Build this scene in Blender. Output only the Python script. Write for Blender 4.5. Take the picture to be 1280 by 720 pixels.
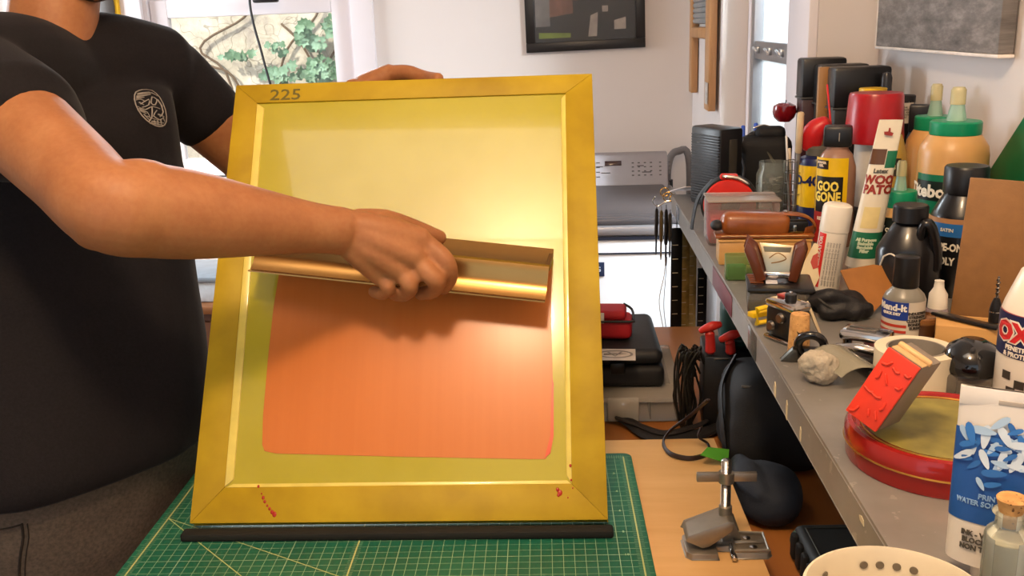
import bpy, bmesh, math, random
from math import sin, cos, pi, radians as R, atan2, sqrt
from mathutils import Vector as V, Matrix, noise
from mathutils.bvhtree import BVHTree
for o in list(bpy.data.objects): bpy.data.objects.remove(o)
sc = bpy.context.scene; col = sc.collection
# ------------------------------------------------------------------ camera
FPX, PITCH, ROLL, YAW, HC = 1189.28, .267559, .0363402, .075, 1.482
def _axes():
    fwd = V((0, cos(PITCH), -sin(PITCH))); right = V((1, 0, 0)); down = fwd.cross(right)
    r2 = right*cos(ROLL)+down*sin(ROLL); d2 = down*cos(ROLL)-right*sin(ROLL)
    Z = Matrix.Rotation(YAW, 3, 'Z')
    return Z@r2, Z@d2, Z@fwd
RX, DN, FW = _axes(); CAM = V((0, 0, HC))
cd = bpy.data.cameras.new('camera'); cam = bpy.data.objects.new('camera', cd); col.objects.link(cam)
m = Matrix((RX, -DN, -FW)).transposed().to_4x4(); m.translation = CAM; cam.matrix_world = m
cd.sensor_width = 36; cd.lens = 36*FPX/1280; cd.clip_start = .02; sc.camera = cam
# ------------------------------------------------------------------ light
vs = sc.view_settings; vs.view_transform = 'Standard'; vs.look = 'None'; vs.gamma = 1; vs.use_curve_mapping = False
vs.exposure = 0.0
w = bpy.data.worlds.new('sky'); sc.world = w; w.use_nodes = True
bg = w.node_tree.nodes['Background']; bg.inputs[0].default_value = (.80, .90, 1, 1); bg.inputs[1].default_value = 1.1
def lamp(name, kind, loc, energy, color, size=.2, target=None, **k):
    l = bpy.data.lights.new(name, kind); o = bpy.data.objects.new(name, l); col.objects.link(o)
    o.location = loc; l.energy = energy; l.color = color
    if kind == 'AREA': l.size = size
    elif kind in ('POINT', 'SPOT'): l.shadow_soft_size = size
    for a, b in k.items(): setattr(l, a, b)
    if target is not None: o.rotation_euler = (V(target)-V(loc)).to_track_quat('-Z', 'Y').to_euler()
    return o
lamp('ceiling_lamp_light', 'POINT', (-.12, .24, 2.32), 50, (1, .70, .42), .09)
lamp('daylight_right_window', 'AREA', (1.15, 1.98, 2.05), 110, (.84, .92, 1), .6, target=(.12, 2.55, .5))
lamp('back_wall_fill', 'AREA', (-2.50, 2.75, 1.55), 48, (.90, .94, 1), .8, target=(.2, 3.25, 1.2))  # added fill lamp that brightens the back wall from the left
lamp('daylight_back_window', 'AREA', (-1.25, 3.85, 2.35), 60, (.84, .92, 1), .7, target=(.2, 1.5, 1.0))
lamp('sun', 'SUN', (0, 0, 6), 6.0, (1, .93, .80), angle=.02, target=(.6, .55, 5.38))
# ------------------------------------------------------------------ pixel <-> place
def ray(u, v): return RX*((u-640)/FPX)+DN*((v-360)/FPX)+FW
def PD(u, v, d): return CAM+ray(u, v)*d
def PZ(u, v, z): q = ray(u, v); return CAM+q*((z-HC)/q.z)
def PX(u, v, x): q = ray(u, v); return CAM+q*(x/q.x)
def PY(u, v, y): q = ray(u, v); return CAM+q*(y/q.y)
def PP(u, v, p0, n): q = ray(u, v); return CAM+q*((p0-CAM).dot(n)/q.dot(n))
def px(p):
    d = V(p)-CAM; z = d.dot(FW); return 640+FPX*d.dot(RX)/z, 360+FPX*d.dot(DN)/z, z
SH = 1.132                                      # shelf top
TT = .897                                       # table top (mat top .900)
def S(u, v): return PZ(u, v, SH)
def SU(u, x, z=SH):                             # point on the shelf in image column u at room x
    a, b = 60., 1500.
    for _ in range(50):
        mid = (a+b)/2
        if PZ(u, mid, z).x > x: a = mid
        else: b = mid
    return PZ(u, a, z)
def SY(u, y, z=SH):                             # point on the shelf in image column u at room y
    a, b = 60., 1500.
    for _ in range(50):
        mid = (a+b)/2
        if PZ(u, mid, z).y > y: a = mid
        else: b = mid
    return PZ(u, a, z)
def rise(b, v):                                 # height above b whose top shows at image row v
    lo, hi = -.2, .8
    for _ in range(40):
        mid = (lo+hi)/2
        if px((b[0], b[1], b[2]+mid))[1] > v: lo = mid
        else: hi = mid
    return lo
def wid(b, n): return n*px(b)[2]/FPX
def facing(b): return atan2(-b[0], b[1])        # turn so that local -Y looks at the viewer's side
# ------------------------------------------------------------------ materials
def lin(h):
    if not isinstance(h, str): return tuple(h)
    h = h.lstrip('#'); c = [int(h[i:i+2], 16)/255 for i in (0, 2, 4)]
    return tuple(x/12.92 if x <= .04045 else ((x+.055)/1.055)**2.4 for x in c)
class NT:
    def __init__(s, name):
        s.m = bpy.data.materials.new(name); s.m.use_nodes = True; s.t = s.m.node_tree; s.n = s.t.nodes
        s.p = s.n['Principled BSDF']; s.out = s.n['Material Output']; s._co = None
    def new(s, typ, **k):
        n = s.n.new(typ)
        for a, b in k.items(): setattr(n, a, b)
        return n
    def link(s, a, b): s.t.links.new(a, b)
    def co(s):
        if not s._co: s._co = s.new('ShaderNodeTexCoord').outputs['Object']
        return s._co
    def math(s, op, a, b=None, c=None):
        n = s.new('ShaderNodeMath', operation=op)
        for i, x in enumerate((a, b, c)):
            if x is None: continue
            if isinstance(x, (int, float)): n.inputs[i].default_value = x
            else: s.link(x, n.inputs[i])
        return n.outputs[0]
    def noise(s, scale, detail=4, co=None, rough=.55):
        n = s.new('ShaderNodeTexNoise'); n.inputs['Scale'].default_value = scale; n.inputs['Detail'].default_value = detail
        n.inputs['Roughness'].default_value = rough; s.link(co or s.co(), n.inputs['Vector']); return n.outputs['Fac']
    def ramp(s, fac, stops):
        n = s.new('ShaderNodeValToRGB'); e = n.color_ramp.elements
        while len(e) > 1: e.remove(e[-1])
        for i, (p, c) in enumerate(stops):
            el = e[0] if i == 0 else e.new(p)
            el.position = p; el.color = (*lin(c), 1)
        s.link(fac, n.inputs[0]); return n.outputs[0]
    def mix(s, fac, a, b, mode='MIX'):
        n = s.new('ShaderNodeMix', data_type='RGBA', blend_type=mode)
        for i, x in ((0, fac), (6, a), (7, b)):
            if isinstance(x, (int, float)): n.inputs[i].default_value = x
            elif isinstance(x, (tuple, str)): n.inputs[i].default_value = (*lin(x), 1)
            else: s.link(x, n.inputs[i])
        return n.outputs[2]
    def color(s, x):
        if isinstance(x, (tuple, str)): s.p.inputs['Base Color'].default_value = (*lin(x), 1)
        else: s.link(x, s.p.inputs['Base Color'])
    def bump(s, h, strength, dist=.002):
        n = s.new('ShaderNodeBump'); n.inputs['Strength'].default_value = strength; n.inputs['Distance'].default_value = dist
        s.link(h, n.inputs['Height']); s.link(n.outputs[0], s.p.inputs['Normal'])
    def set(s, **k):
        for a, b in k.items(): s.p.inputs[a.replace('_', ' ')].default_value = b
_mc = {}
def M(hexc, rough=.5, metal=0., var=.12, scale=30, bump=0., bscale=200, spec=.5, coat=0., trans=0., sss=0., ior=1.45):
    key = (hexc, rough, metal, var, scale, bump, bscale, spec, coat, trans, sss)
    if key in _mc: return _mc[key]
    t = NT('surface_'+str(len(_mc))); c = lin(hexc)
    if var:
        f = t.noise(scale, 3)
        t.color(t.ramp(f, [(.3, tuple(x*(1-var) for x in c)), (.7, tuple(min(1, x*(1+var)) for x in c))]))
    else: t.color(c)
    t.set(Roughness=rough, Metallic=metal, IOR=ior)
    t.p.inputs['Specular IOR Level'].default_value = spec
    t.p.inputs['Coat Weight'].default_value = coat
    t.p.inputs['Transmission Weight'].default_value = trans
    if sss: t.set(Subsurface_Weight=sss, Subsurface_Scale=.01); t.p.inputs['Subsurface Radius'].default_value = (1, .35, .2)
    if bump: t.bump(t.noise(bscale, 3), bump)
    _mc[key] = t.m; return t.m
def clear(hexc, alpha=.25, rough=.08, ior=1.45):     # thin clear or tinted plastic / glass: partly see-through with a gloss
    key = ('clear', hexc, alpha, rough, ior)
    if key in _mc: return _mc[key]
    t = NT('clear_'+str(len(_mc))); t.color(lin(hexc)); t.set(Roughness=rough)
    tr = t.new('ShaderNodeBsdfTransparent'); tr.inputs[0].default_value = (*[.55+.45*x for x in lin(hexc)], 1)
    fr = t.new('ShaderNodeFresnel'); fr.inputs[0].default_value = ior
    mx = t.new('ShaderNodeMixShader'); t.link(t.math('MAXIMUM', fr.outputs[0], alpha), mx.inputs[0])
    t.link(tr.outputs[0], mx.inputs[1]); t.link(t.p.outputs[0], mx.inputs[2]); t.link(mx.outputs[0], t.out.inputs[0])
    _mc[key] = t.m; return t.m
def wood(a, b, scale=18, axis=0, rough=.45, stretch=14):
    key = ('wood', a, b, scale, axis, rough)
    if key in _mc: return _mc[key]
    t = NT('wood_'+str(len(_mc))); mp = t.new('ShaderNodeMapping'); sv = [stretch]*3; sv[axis] = 1
    mp.inputs['Scale'].default_value = sv; t.link(t.co(), mp.inputs[0])
    f = t.noise(scale/8, 6, mp.outputs[0], .65); f2 = t.noise(3, 2)
    t.color(t.mix(t.math('MULTIPLY', f2, .35), t.ramp(f, [(.3, a), (.7, b)]), a)); t.set(Roughness=rough)
    t.bump(f, .05); _mc[key] = t.m; return t.m
def glossmetal(hexc, rough=.25, var=.06): return M(hexc, rough, 1., var, 40)
# ------------------------------------------------------------------ mesh builder
class B:
    def __init__(s): s.b = bmesh.new()
    def _add(s, verts, M4):
        if M4 is not None: bmesh.ops.transform(s.b, matrix=M4, verts=verts)
    def box(s, c, d, bev=0., rot=None, seg=2):
        g = bmesh.ops.create_cube(s.b, size=1); vs_ = g['verts']
        bmesh.ops.scale(s.b, vec=d, verts=vs_)
        if bev:
            es = list({e for v in vs_ for e in v.link_edges})
            q = bmesh.ops.bevel(s.b, geom=es, offset=min(bev, min(d)*.49), segments=seg, affect='EDGES', profile=.5)
            vs_ = list({v for f in q['faces'] for v in f.verts}|{v for v in vs_ if v.is_valid})
        T = Matrix.Translation(V(c))
        if rot is not None: T = T@rot.to_4x4()
        bmesh.ops.transform(s.b, matrix=T, verts=vs_); return s
    def lathe(s, prof, seg=32, sx=1., sy=1., M4=None, off=(0, 0, 0)):   # prof: (r, z) upward; closed with caps when r>0 at the ends
        rings = []
        for r, z in prof:
            if r <= 1e-6: rings.append([s.b.verts.new((off[0], off[1], z+off[2]))])
            else: rings.append([s.b.verts.new((r*sx*cos(2*pi*i/seg)+off[0], r*sy*sin(2*pi*i/seg)+off[1], z+off[2])) for i in range(seg)])
        for a, c in zip(rings, rings[1:]):
            for i in range(seg):
                j = (i+1) % seg
                f = [a[i % len(a)], a[j % len(a)], c[j % len(c)], c[i % len(c)]]
                f = [x for k, x in enumerate(f) if x not in f[:k]]
                if len(f) > 2: s.b.faces.new(f)
        if len(rings[0]) > 1: s.b.faces.new(rings[0][::-1])
        if len(rings[-1]) > 1: s.b.faces.new(rings[-1])
        s._add([v for r in rings for v in r], M4); return s
    def tube(s, pts, rad, seg=10, smooth=4, flat=None, cap=True, closed=False, up=None):  # rad: number or per point, or (a, b) pairs
        pts = [V(p) for p in pts]; n = len(pts)
        rad = [rad]*n if isinstance(rad, (int, float)) or (isinstance(rad, tuple) and len(rad) == 2 and n != 2) else list(rad)
        rad = [(r, r*(flat or 1)) if isinstance(r, (int, float)) else r for r in rad]
        P, Q = [], []
        def cr(a, b, c, d, t): return .5*((2*b)+(c-a)*t+(2*a-5*b+4*c-d)*t*t+(3*b-a-3*c+d)*t**3)
        rng = n if closed else n-1
        for i in range(rng):
            idx = [(i-1) % n, i, (i+1) % n, (i+2) % n] if closed else [max(i-1, 0), i, i+1, min(i+2, n-1)]
            k = [pts[j] for j in idx]; rr = [V((*rad[j], 0)) for j in idx]
            for q in range(smooth):
                t = q/smooth; P.append(cr(*k, t)); Q.append(cr(*rr, t))
        if not closed: P.append(pts[-1]); Q.append(V((*rad[-1], 0)))
        rings = []; u = None
        for i, p in enumerate(P):
            if closed: tan = P[(i+1) % len(P)]-P[i-1]
            else: tan = P[min(i+1, len(P)-1)]-P[max(i-1, 0)]
            tan.normalize()
            if up is not None: u = V(up)
            elif u is None: u = V((0, 0, 1)) if abs(tan.z) < .9 else V((1, 0, 0))
            u = (u-tan*u.dot(tan)).normalized(); w2 = tan.cross(u)
            rings.append([s.b.verts.new(p+w2*(Q[i].x*cos(2*pi*k/seg))+u*(Q[i].y*sin(2*pi*k/seg))) for k in range(seg)])
        pairs = list(zip(rings, rings[1:]))+([(rings[-1], rings[0])] if closed else [])
        for a, c in pairs:
            for i in range(seg): s.b.faces.new((a[i], a[(i+1) % seg], c[(i+1) % seg], c[i]))
        if cap and not closed:
            for ring, sg, i in ((rings[0], -1, 0), (rings[-1], 1, -1)):
                tan = (P[1]-P[0]) if i == 0 else (P[-1]-P[-2]); tan.normalize()
                h = min(Q[i].x, Q[i].y)*.6
                c0 = P[i]+tan*sg*h; mid = [s.b.verts.new(P[i]+tan*sg*h*.7+(v.co-P[i])*.7) for v in ring]; tip = s.b.verts.new(c0)
                for k in range(seg):
                    a, b2, c2, d = ring[k], ring[(k+1) % seg], mid[(k+1) % seg], mid[k]
                    s.b.faces.new((a, b2, c2, d) if sg > 0 else (d, c2, b2, a)); s.b.faces.new((d, c2, tip) if sg > 0 else (tip, c2, d))
        return s
    def ball(s, c, r, seg=24, rot=None):
        r = (r, r, r) if isinstance(r, (int, float)) else r
        g = bmesh.ops.create_uvsphere(s.b, u_segments=seg, v_segments=seg*2//3, radius=1)['verts']
        T = Matrix.Translation(V(c))@(rot.to_4x4() if rot is not None else Matrix())@Matrix.Diagonal((*r, 1))
        bmesh.ops.transform(s.b, matrix=T, verts=g); return s
    def prism(s, poly, h, M4=None, bev=0., z0=0.):   # polygon in local xy extruded from z0 to z0+h
        vs_ = [s.b.verts.new((x, y, z0)) for x, y in poly]
        ar = sum(a[0]*b[1]-b[0]*a[1] for a, b in zip(poly, poly[1:]+poly[:1]))
        f = s.b.faces.new(vs_ if ar > 0 else vs_[::-1])
        top = [v for v in bmesh.ops.extrude_face_region(s.b, geom=[f])['geom'] if isinstance(v, bmesh.types.BMVert)]
        bmesh.ops.translate(s.b, vec=(0, 0, h), verts=top); f.normal_flip()
        allv = vs_+top
        if bev:
            es = [e for e in {e for v in allv for e in v.link_edges}]
            q = bmesh.ops.bevel(s.b, geom=es, offset=bev, segments=2, affect='EDGES', profile=.5)
            allv = list({v for fa in q['faces'] for v in fa.verts}|{v for v in allv if v.is_valid})
        s._add(allv, M4); return s
    def quad(s, *p):
        s.b.faces.new([s.b.verts.new(V(x)) for x in p]); return s
    def strip(s, prof, y0, y1, th, M4=None):          # folded sheet: profile (x, z) extruded along y, thickness th
        pf = [V((a, b)) for a, b in prof]; out = []
        for i, p in enumerate(pf):
            t = (pf[min(i+1, len(pf)-1)]-pf[max(i-1, 0)]).normalized(); out.append(p+V((-t.y, t.x))*th)
        poly = [tuple(p) for p in pf]+[tuple(p) for p in out[::-1]]
        Mx = Matrix(((1, 0, 0, 0), (0, 0, 1, 0), (0, 1, 0, 0), (0, 0, 0, 1)))
        return s.prism(poly, y1-y0, (M4 or Matrix())@Mx, z0=y0)
def rounded(w, h, r, n=5, cx=0, cy=0):
    o = []
    for sx, sy, a in ((1, 1, 0), (-1, 1, 90), (-1, -1, 180), (1, -1, 270)):
        for k in range(n+1):
            t = R(a+90*k/n); o.append((cx+sx*(w/2-r)+r*cos(t), cy+sy*(h/2-r)+r*sin(t)))
    return o
def obj(name, b, mat=None, parent=None, sharp=35, loc=None, rot=None):
    if isinstance(b, B): bb = b.b
    else: bb = b
    if isinstance(bb, bmesh.types.BMesh):
        bmesh.ops.recalc_face_normals(bb, faces=bb.faces[:]); me = bpy.data.meshes.new(name); bb.to_mesh(me); bb.free()
    else: me = bb
    for p in me.polygons: p.use_smooth = True
    try: me.set_sharp_from_angle(angle=R(sharp))
    except Exception: pass
    o = bpy.data.objects.new(name, me); col.objects.link(o)
    if mat: me.materials.clear(); me.materials.append(mat)
    if parent is not None: o.parent = parent
    if loc is not None: o.location = loc
    if rot is not None: o.rotation_euler = rot
    return o
def tag(o, label, cat, group=None):
    o['label'] = label; o['category'] = cat
    if group: o['group'] = group
    return o
def thing(name, label, cat, loc=(0, 0, 0), rz=0., group=None, M4=None):
    o = bpy.data.objects.new(name, None); col.objects.link(o); o.empty_display_size = .02
    if M4 is not None: o.matrix_world = M4
    else: o.location = loc; o.rotation_euler = (0, 0, rz)
    return tag(o, label, cat, group)
def struct(name, b, mat, parent=None):
    o = obj(name, b, mat, parent)
    if parent is None: o['kind'] = 'structure'
    return o
def dup(root, label=None):
    r = root.copy(); col.objects.link(r)
    if label: r['label'] = label
    for ch in root.children:
        c = ch.copy(); col.objects.link(c); c.parent = r
        for g in ch.children:
            d = g.copy(); col.objects.link(d); d.parent = c
    return r
def evaluated(o):
    dg = bpy.context.evaluated_depsgraph_get(); me = bpy.data.meshes.new_from_object(o.evaluated_get(dg)); return me
def text(name, body, size, mat, parent, M4=None, wrap=None, th0=-pi/2, z=0., extrude=.0002, bold=0., sx=1., align='CENTER', line=1.):
    cu = bpy.data.curves.new(name, 'FONT'); cu.body = body; cu.size = size; cu.extrude = extrude; cu.align_x = align; cu.align_y = 'CENTER'
    cu.offset = bold; cu.resolution_u = 2; cu.space_line = line
    t = bpy.data.objects.new(name, cu); col.objects.link(t); me = evaluated(t); bpy.data.objects.remove(t); bpy.data.curves.remove(cu)
    for v in me.vertices:
        x, y, zz = v.co.x*sx, v.co.y, v.co.z
        if wrap:
            a = th0+x/wrap; r = wrap+zz+extrude+.0002; v.co = (r*cos(a), r*sin(a), z+y)
        else: v.co = (x, y, zz)
    if M4 is not None: me.transform(M4)
    o = bpy.data.objects.new(name, me); col.objects.link(o); me.materials.clear(); me.materials.append(mat)
    if parent is not None: o.parent = parent
    return o
def band(r, z0, z1, a0, a1, seg=24, sy=1.):             # curved label on a round bottle
    b = B(); lo, hi = [], []
    for i in range(seg+1):
        a = a0+(a1-a0)*i/seg; lo.append(b.b.verts.new((r*cos(a), r*sy*sin(a), z0))); hi.append(b.b.verts.new((r*cos(a), r*sy*sin(a), z1)))
    for i in range(seg): b.b.faces.new((lo[i], lo[i+1], hi[i+1], hi[i]))
    return b
FRONT = Matrix(((1, 0, 0, 0), (0, 0, -1, 0), (0, 1, 0, 0), (0, 0, 0, 1)))      # xy drawing stood up to face -Y
def front(x=0, y=0, z=0): return Matrix.Translation((x, y, z))@FRONT
def frame3(o, ex, ey, ez):
    m = Matrix((ex, ey, ez)).transposed().to_4x4(); m.translation = V(o); return m
# ================================================================== SETTING
WB, WR, WN, WA, WL, ZC, YF = 3.42, .48, .60, .40, -2.3, 2.55, -1.7
YS = 2.0                                        # the right wall steps back here, nearer part at WN
wallm = M('#dcd3ce', .75, var=.02, scale=3, bump=.05, bscale=300)
trimm = M('#e4dde0', .45, var=.02, scale=5)
def slab_holes(b, axis, at, th, u0, u1, z0, z1, hole=None):
    """wall slab in the (u,z) plane, optional rectangular hole"""
    rects = [(u0, u1, z0, z1)] if not hole else [(u0, hole[0], z0, z1), (hole[1], u1, z0, z1), (hole[0], hole[1], z0, hole[2]), (hole[0], hole[1], hole[3], z1)]
    for a, c, e, g in rects:
        if axis == 'y': b.box(((a+c)/2, at+th/2, (e+g)/2), (c-a, th, g-e))
        else: b.box((at+th/2, (a+c)/2, (e+g)/2), (th, c-a, g-e))
floor_m = NT('floor_boards'); _b = floor_m.new('ShaderNodeTexBrick'); _b.inputs['Scale'].default_value = 1
for k, x in (('Color1', '#7a4f2c'), ('Color2', '#8d5f38'), ('Mortar', '#2c1a0e')): _b.inputs[k].default_value = (*lin(x), 1)
_b.inputs['Brick Width'].default_value = 1.2; _b.inputs['Row Height'].default_value = .11; _b.inputs['Mortar Size'].default_value = .003
floor_m.link(floor_m.co(), _b.inputs['Vector']); floor_m.link(_b.outputs[0], floor_m.p.inputs['Base Color']); floor_m.set(Roughness=.4)
b = B(); b.box(((WL+WR)/2, (YF+WB)/2, -.03), (WR-WL+.4, WB-YF+.3, .06)); struct('floor', b, floor_m.m)
b = B(); b.box(((WL+WR)/2, (YF+WB)/2, ZC+.04), (WR-WL+.5, WB-YF+.35, .08)); struct('ceiling', b, M('#d9d0c8', .8, var=.02))
w1 = (-1.53, -.785, .985, 2.25)
b = B(); slab_holes(b, 'y', WB, .14, WL, WA, 0, ZC, w1); struct('wall_back', b, wallm)
fill_opening = (2.25, 3.20, .95, 2.15)  # opening added so the left fill lamp reaches the back wall
b = B(); slab_holes(b, 'x', WL-.12, .12, YF, WB, 0, ZC, fill_opening); struct('wall_left', b, wallm)
JY = 2.74; w2 = (2.20, 2.70, .72, 1.98)
b = B(); slab_holes(b, 'x', WR, .12, YS+.12, JY, 0, ZC, w2); b.box((WR+.12, YS+.06, ZC/2), (.24, .12, ZC)); b.box((WN+.06, (YF+YS)/2, ZC/2), (.12, YS-YF, ZC)); b.box((WA+.10, (JY+WB)/2+.07, ZC/2), (.20, WB-JY+.14, ZC)); struct('wall_right', b, wallm)
# ceiling light panel over the table (its reflection lies on the wet screen)
cl0 = thing('ceiling_light', 'white flat ceiling light panel above the work table', 'ceiling light', (-.39, .555, ZC-.001))
b = B()
for c, d in (((0, .20, -.012), (.84, .03, .024)), ((0, -.20, -.012), (.84, .03, .024)), ((-.405, 0, -.012), (.03, .37, .024)), ((.405, 0, -.012), (.03, .37, .024))): b.box(c, d, .002)
obj('panel_frame', b, M('#e6e6e6', .4), cl0)
t = NT('diffuser'); t.p.inputs['Emission Color'].default_value = (1, .95, .88, 1); t.p.inputs['Emission Strength'].default_value = 2.1; t.color('#ffffff')
obj('diffuser', B().box((0, 0, -.010), (.78, .37, .012)), t.m, cl0)
# window in the back wall
def sash(b, x0, x1, z0, z1, y, st=.055, rl=.05, th=.035):
    for c, d in ((((x0+st/2), y, (z0+z1)/2), (st, th, z1-z0)), (((x1-st/2), y, (z0+z1)/2), (st, th, z1-z0)),
                 (((x0+x1)/2, y, z0+rl/2), (x1-x0-2*st, th, rl)), (((x0+x1)/2, y, z1-rl/2), (x1-x0-2*st, th, rl))): b.box(c, d, .004)
glass = clear('#eef4f4', .04, .02); glass2 = clear('#f4f8f8', .02, .02, 1.12)
win = thing('window_1', 'white wooden double hung window in the back wall', 'window', (0, 0, 0)); del win['label'], win['category']; win['kind'] = 'structure'
b = B()
b.box((w1[0]-.045, WB-.012, 1.62), (.09, .024, 1.34), .004); b.box((w1[1]+.04, WB-.012, 1.62), (.08, .024, 1.34), .004); b.box(((w1[0]+w1[1])/2, WB-.012, w1[3]+.05), (.92, .024, .1), .004)
for x in (w1[0]+.006, w1[1]-.006): b.box((x, WB+.06, 1.62), (.012, .118, 1.26))
obj('casing', b, trimm, win)
b = B(); sash(b, w1[0]+.014, w1[1]-.014, .99, 1.617, WB+.035, .062, .062); sl = obj('sash', b, trimm, win)
b = B(); b.box(((w1[0]+w1[1])/2, WB+.035, 1.30), (.60, .004, .51)); obj('pane', b, glass, sl)
b = B(); sash(b, w1[0]+.014, w1[1]-.014, 1.585, 2.245, WB+.078, .062, .05); su = obj('sash', b, trimm, win)
b = B(); b.box(((w1[0]+w1[1])/2, WB+.078, 1.92), (.60, .004, .57)); obj('pane', b, glass, su)
b = B(); b.box(((w1[0]+w1[1])/2, WB-.02, .972), (.94, .10, .026), .005); b.box(((w1[0]+w1[1])/2, WB-.008, .91), (.90, .016, .09), .003); obj('sill', b, trimm, win)
# window in the right wall
win2 = bpy.data.objects.new('window_2', None); col.objects.link(win2); win2['kind'] = 'structure'
gm = M('#8d8c8e', .35, .6, .05)
def rbox(b, y0, y1, z0, z1, x, t, bev=.002): b.box((x, (y0+y1)/2, (z0+z1)/2), (t, y1-y0, z1-z0), bev)
b = B()
rbox(b, 2.005, 2.20, .66, 2.05, WR-.009, .018); rbox(b, 2.70, 2.738, .66, 2.05, WR-.006, .012); rbox(b, 2.20, 2.70, 1.98, 2.05, WR-.009, .018); rbox(b, 2.0, 2.738, .695, .72, WR-.02, .04)
obj('casing', b, trimm, win2)
b = B(); rbox(b, 2.655, 2.698, .725, 1.975, WR+.010, .04); rbox(b, 2.202, 2.225, .725, 1.975, WR+.010, .04)
rbox(b, 2.2251, 2.6549, 1.378, 1.424, WR+.008, .030); rbox(b, 2.2251, 2.6549, .725, .76, WR+.010, .03); rbox(b, 2.2251, 2.6549, 1.945, 1.975, WR+.010, .03); obj('sash', b, gm, win2)
b = B(); b.box((WR+.012, 2.44, 1.07), (.004, .43, .62)); obj('pane', b, glass2, win2)
b = B(); b.box((WR+.012, 2.44, 1.685), (.004, .43, .52)); obj('pane', b, glass2, win2)
for y in (2.30, 2.44, 2.60):
    b = B(); b.box((WR-.010, y, 1.402), (.010, .03, .018), .003); b.tube([(WR-.013, y-.008, 1.398), (WR-.022, y, 1.408), (WR-.013, y+.008, 1.398)], .003, 8); obj('latch', b, glossmetal('#b8b8ba', .3), win2)
b = B(); b.box((-.45, WB-.008, .05), (.9, .016, .10), .003); struct('baseboard_back', b, trimm)
fill_win = bpy.data.objects.new('fill_window', None); col.objects.link(fill_win); fill_win['kind'] = 'structure'  # unseen window, added for the fill light on the back wall
b = B()
for y0, y1, z0, z1 in ((2.25, 2.30, .95, 2.15), (3.15, 3.20, .95, 2.15), (2.30, 3.15, .95, 1.0), (2.30, 3.15, 2.10, 2.15), (2.30, 3.15, 1.53, 1.58)): rbox(b, y0, y1, z0, z1, WL-.05, .04)
obj('sash', b, trimm, fill_win)
b = B(); rbox(b, 2.30, 3.15, 1.0, 1.53, WL-.05, .004); obj('pane', b, glass2, fill_win); b = B(); rbox(b, 2.30, 3.15, 1.58, 2.10, WL-.05, .004); obj('pane', b, glass2, fill_win)
# outside the back window: sunlit stucco wall with ivy
st = NT('stucco'); f1 = st.noise(7, 6, None, .7); f2 = st.noise(40, 5, None, .75)
vo = st.new('ShaderNodeTexVoronoi', feature='DISTANCE_TO_EDGE'); vo.inputs['Scale'].default_value = 3.2
nz = st.new('ShaderNodeTexNoise'); nz.inputs['Scale'].default_value = 4; st.link(st.co(), nz.inputs['Vector'])
vm = st.new('ShaderNodeVectorMath', operation='ADD'); st.link(st.co(), vm.inputs[0]); st.link(nz.outputs['Color'], vm.inputs[1]); st.link(vm.outputs[0], vo.inputs['Vector'])
base = st.ramp(f1, [(.3, '#a3958a'), (.5, '#d0c2ae'), (.7, '#e3dacd')])
spk = st.mix(st.math('MULTIPLY', st.math('GREATER_THAN', f2, .64), .55), base, '#5d4c38')
crk = st.mix(st.math('MULTIPLY', st.math('LESS_THAN', vo.outputs['Distance'], .012), .5), spk, '#6e5b45'); st.color(crk); st.set(Roughness=.9); st.bump(f2, .6, .01)
b = B(); b.box((-2.9, 5.55, 1.3), (5.9, .15, 4.6)); struct('wall_exterior', b, st.m)
b = B(); b.box((-2.9, 4.53, -.35), (5.9, 1.9, .1)); struct('ground_exterior', b, M('#8b8478', .9, var=.2, scale=5))
random.seed(4)
ivy = thing('ivy', 'green ivy climbing the pale stucco wall outside the back window', 'plant', (-1.0, 5.42, .3))
b = B(); b2 = B(); 
IQ = V((-1.0, 5.42, .3)); sp = lambda pts_: [PY(u, v, 5.45)-IQ for u, v in pts_]
stems = [sp(q) for q in (((370, 320), (372, 160), (350, 110), (360, 60), (395, 20), (410, -30)), ((440, 300), (420, 160), (400, 100), (425, 50), (430, -10)), ((300, 300), (290, 110), (250, 60), (305, 22), (320, -10)), ((390, 250), (395, 110), (380, 60), (352, 30)), ((340, 250), (300, 110), (262, 82), (225, 70)))]
for s_ in stems: b2.tube(s_, .007, 6, 5)
def leaf(b, p, s, a, tilt):
    pr = [(0, -.5), (.35, -.62), (.62, -.25), (.42, 0), (.55, .3), (.2, .3), (0, .75), (-.2, .3), (-.55, .3), (-.42, 0), (-.62, -.25), (-.35, -.62)]
    T = Matrix.Translation(p)@Matrix.Rotation(tilt, 4, 'X')@Matrix.Rotation(a, 4, 'Y')
    vs_ = [b.b.verts.new(T@V((x*s, -.12*s*(1-x*x), y*s))) for x, y in pr]; c = b.b.verts.new(T@V((0, .06*s, 0)))
    for i in range(12): b.b.faces.new((vs_[i], vs_[(i+1) % 12], c))
IO = V((-1.0, 5.42, .3))
for u, v, su, sv, n in ((405, 88, 34, 14, 70), (380, 40, 12, 12, 16), (418, 35, 16, 12, 14), (352, 60, 10, 10, 8), (392, 55, 10, 8, 8), (300, 70, 30, 5, 10), (345, 95, 14, 8, 14), (430, 60, 10, 20, 14), (400, 150, 60, 40, 60)):
    for _ in range(n): leaf(b, PY(random.gauss(u, su*.5), random.gauss(v, sv*.5), 5.42)-IO-V((0, random.uniform(0, .07), 0)), random.uniform(.03, .055), random.uniform(0, 6.3), random.uniform(-.6, .3))
lm = NT('leaf_green'); lm.color(lm.ramp(lm.noise(9, 2), [(.3, '#3a5a3c'), (.5, '#5a7f5c'), (.7, '#93b59a')])); lm.set(Roughness=.5)
obj('foliage', b, lm.m, ivy, 80); obj('stem', b2, M('#6b5138', .8), ivy)
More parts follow.
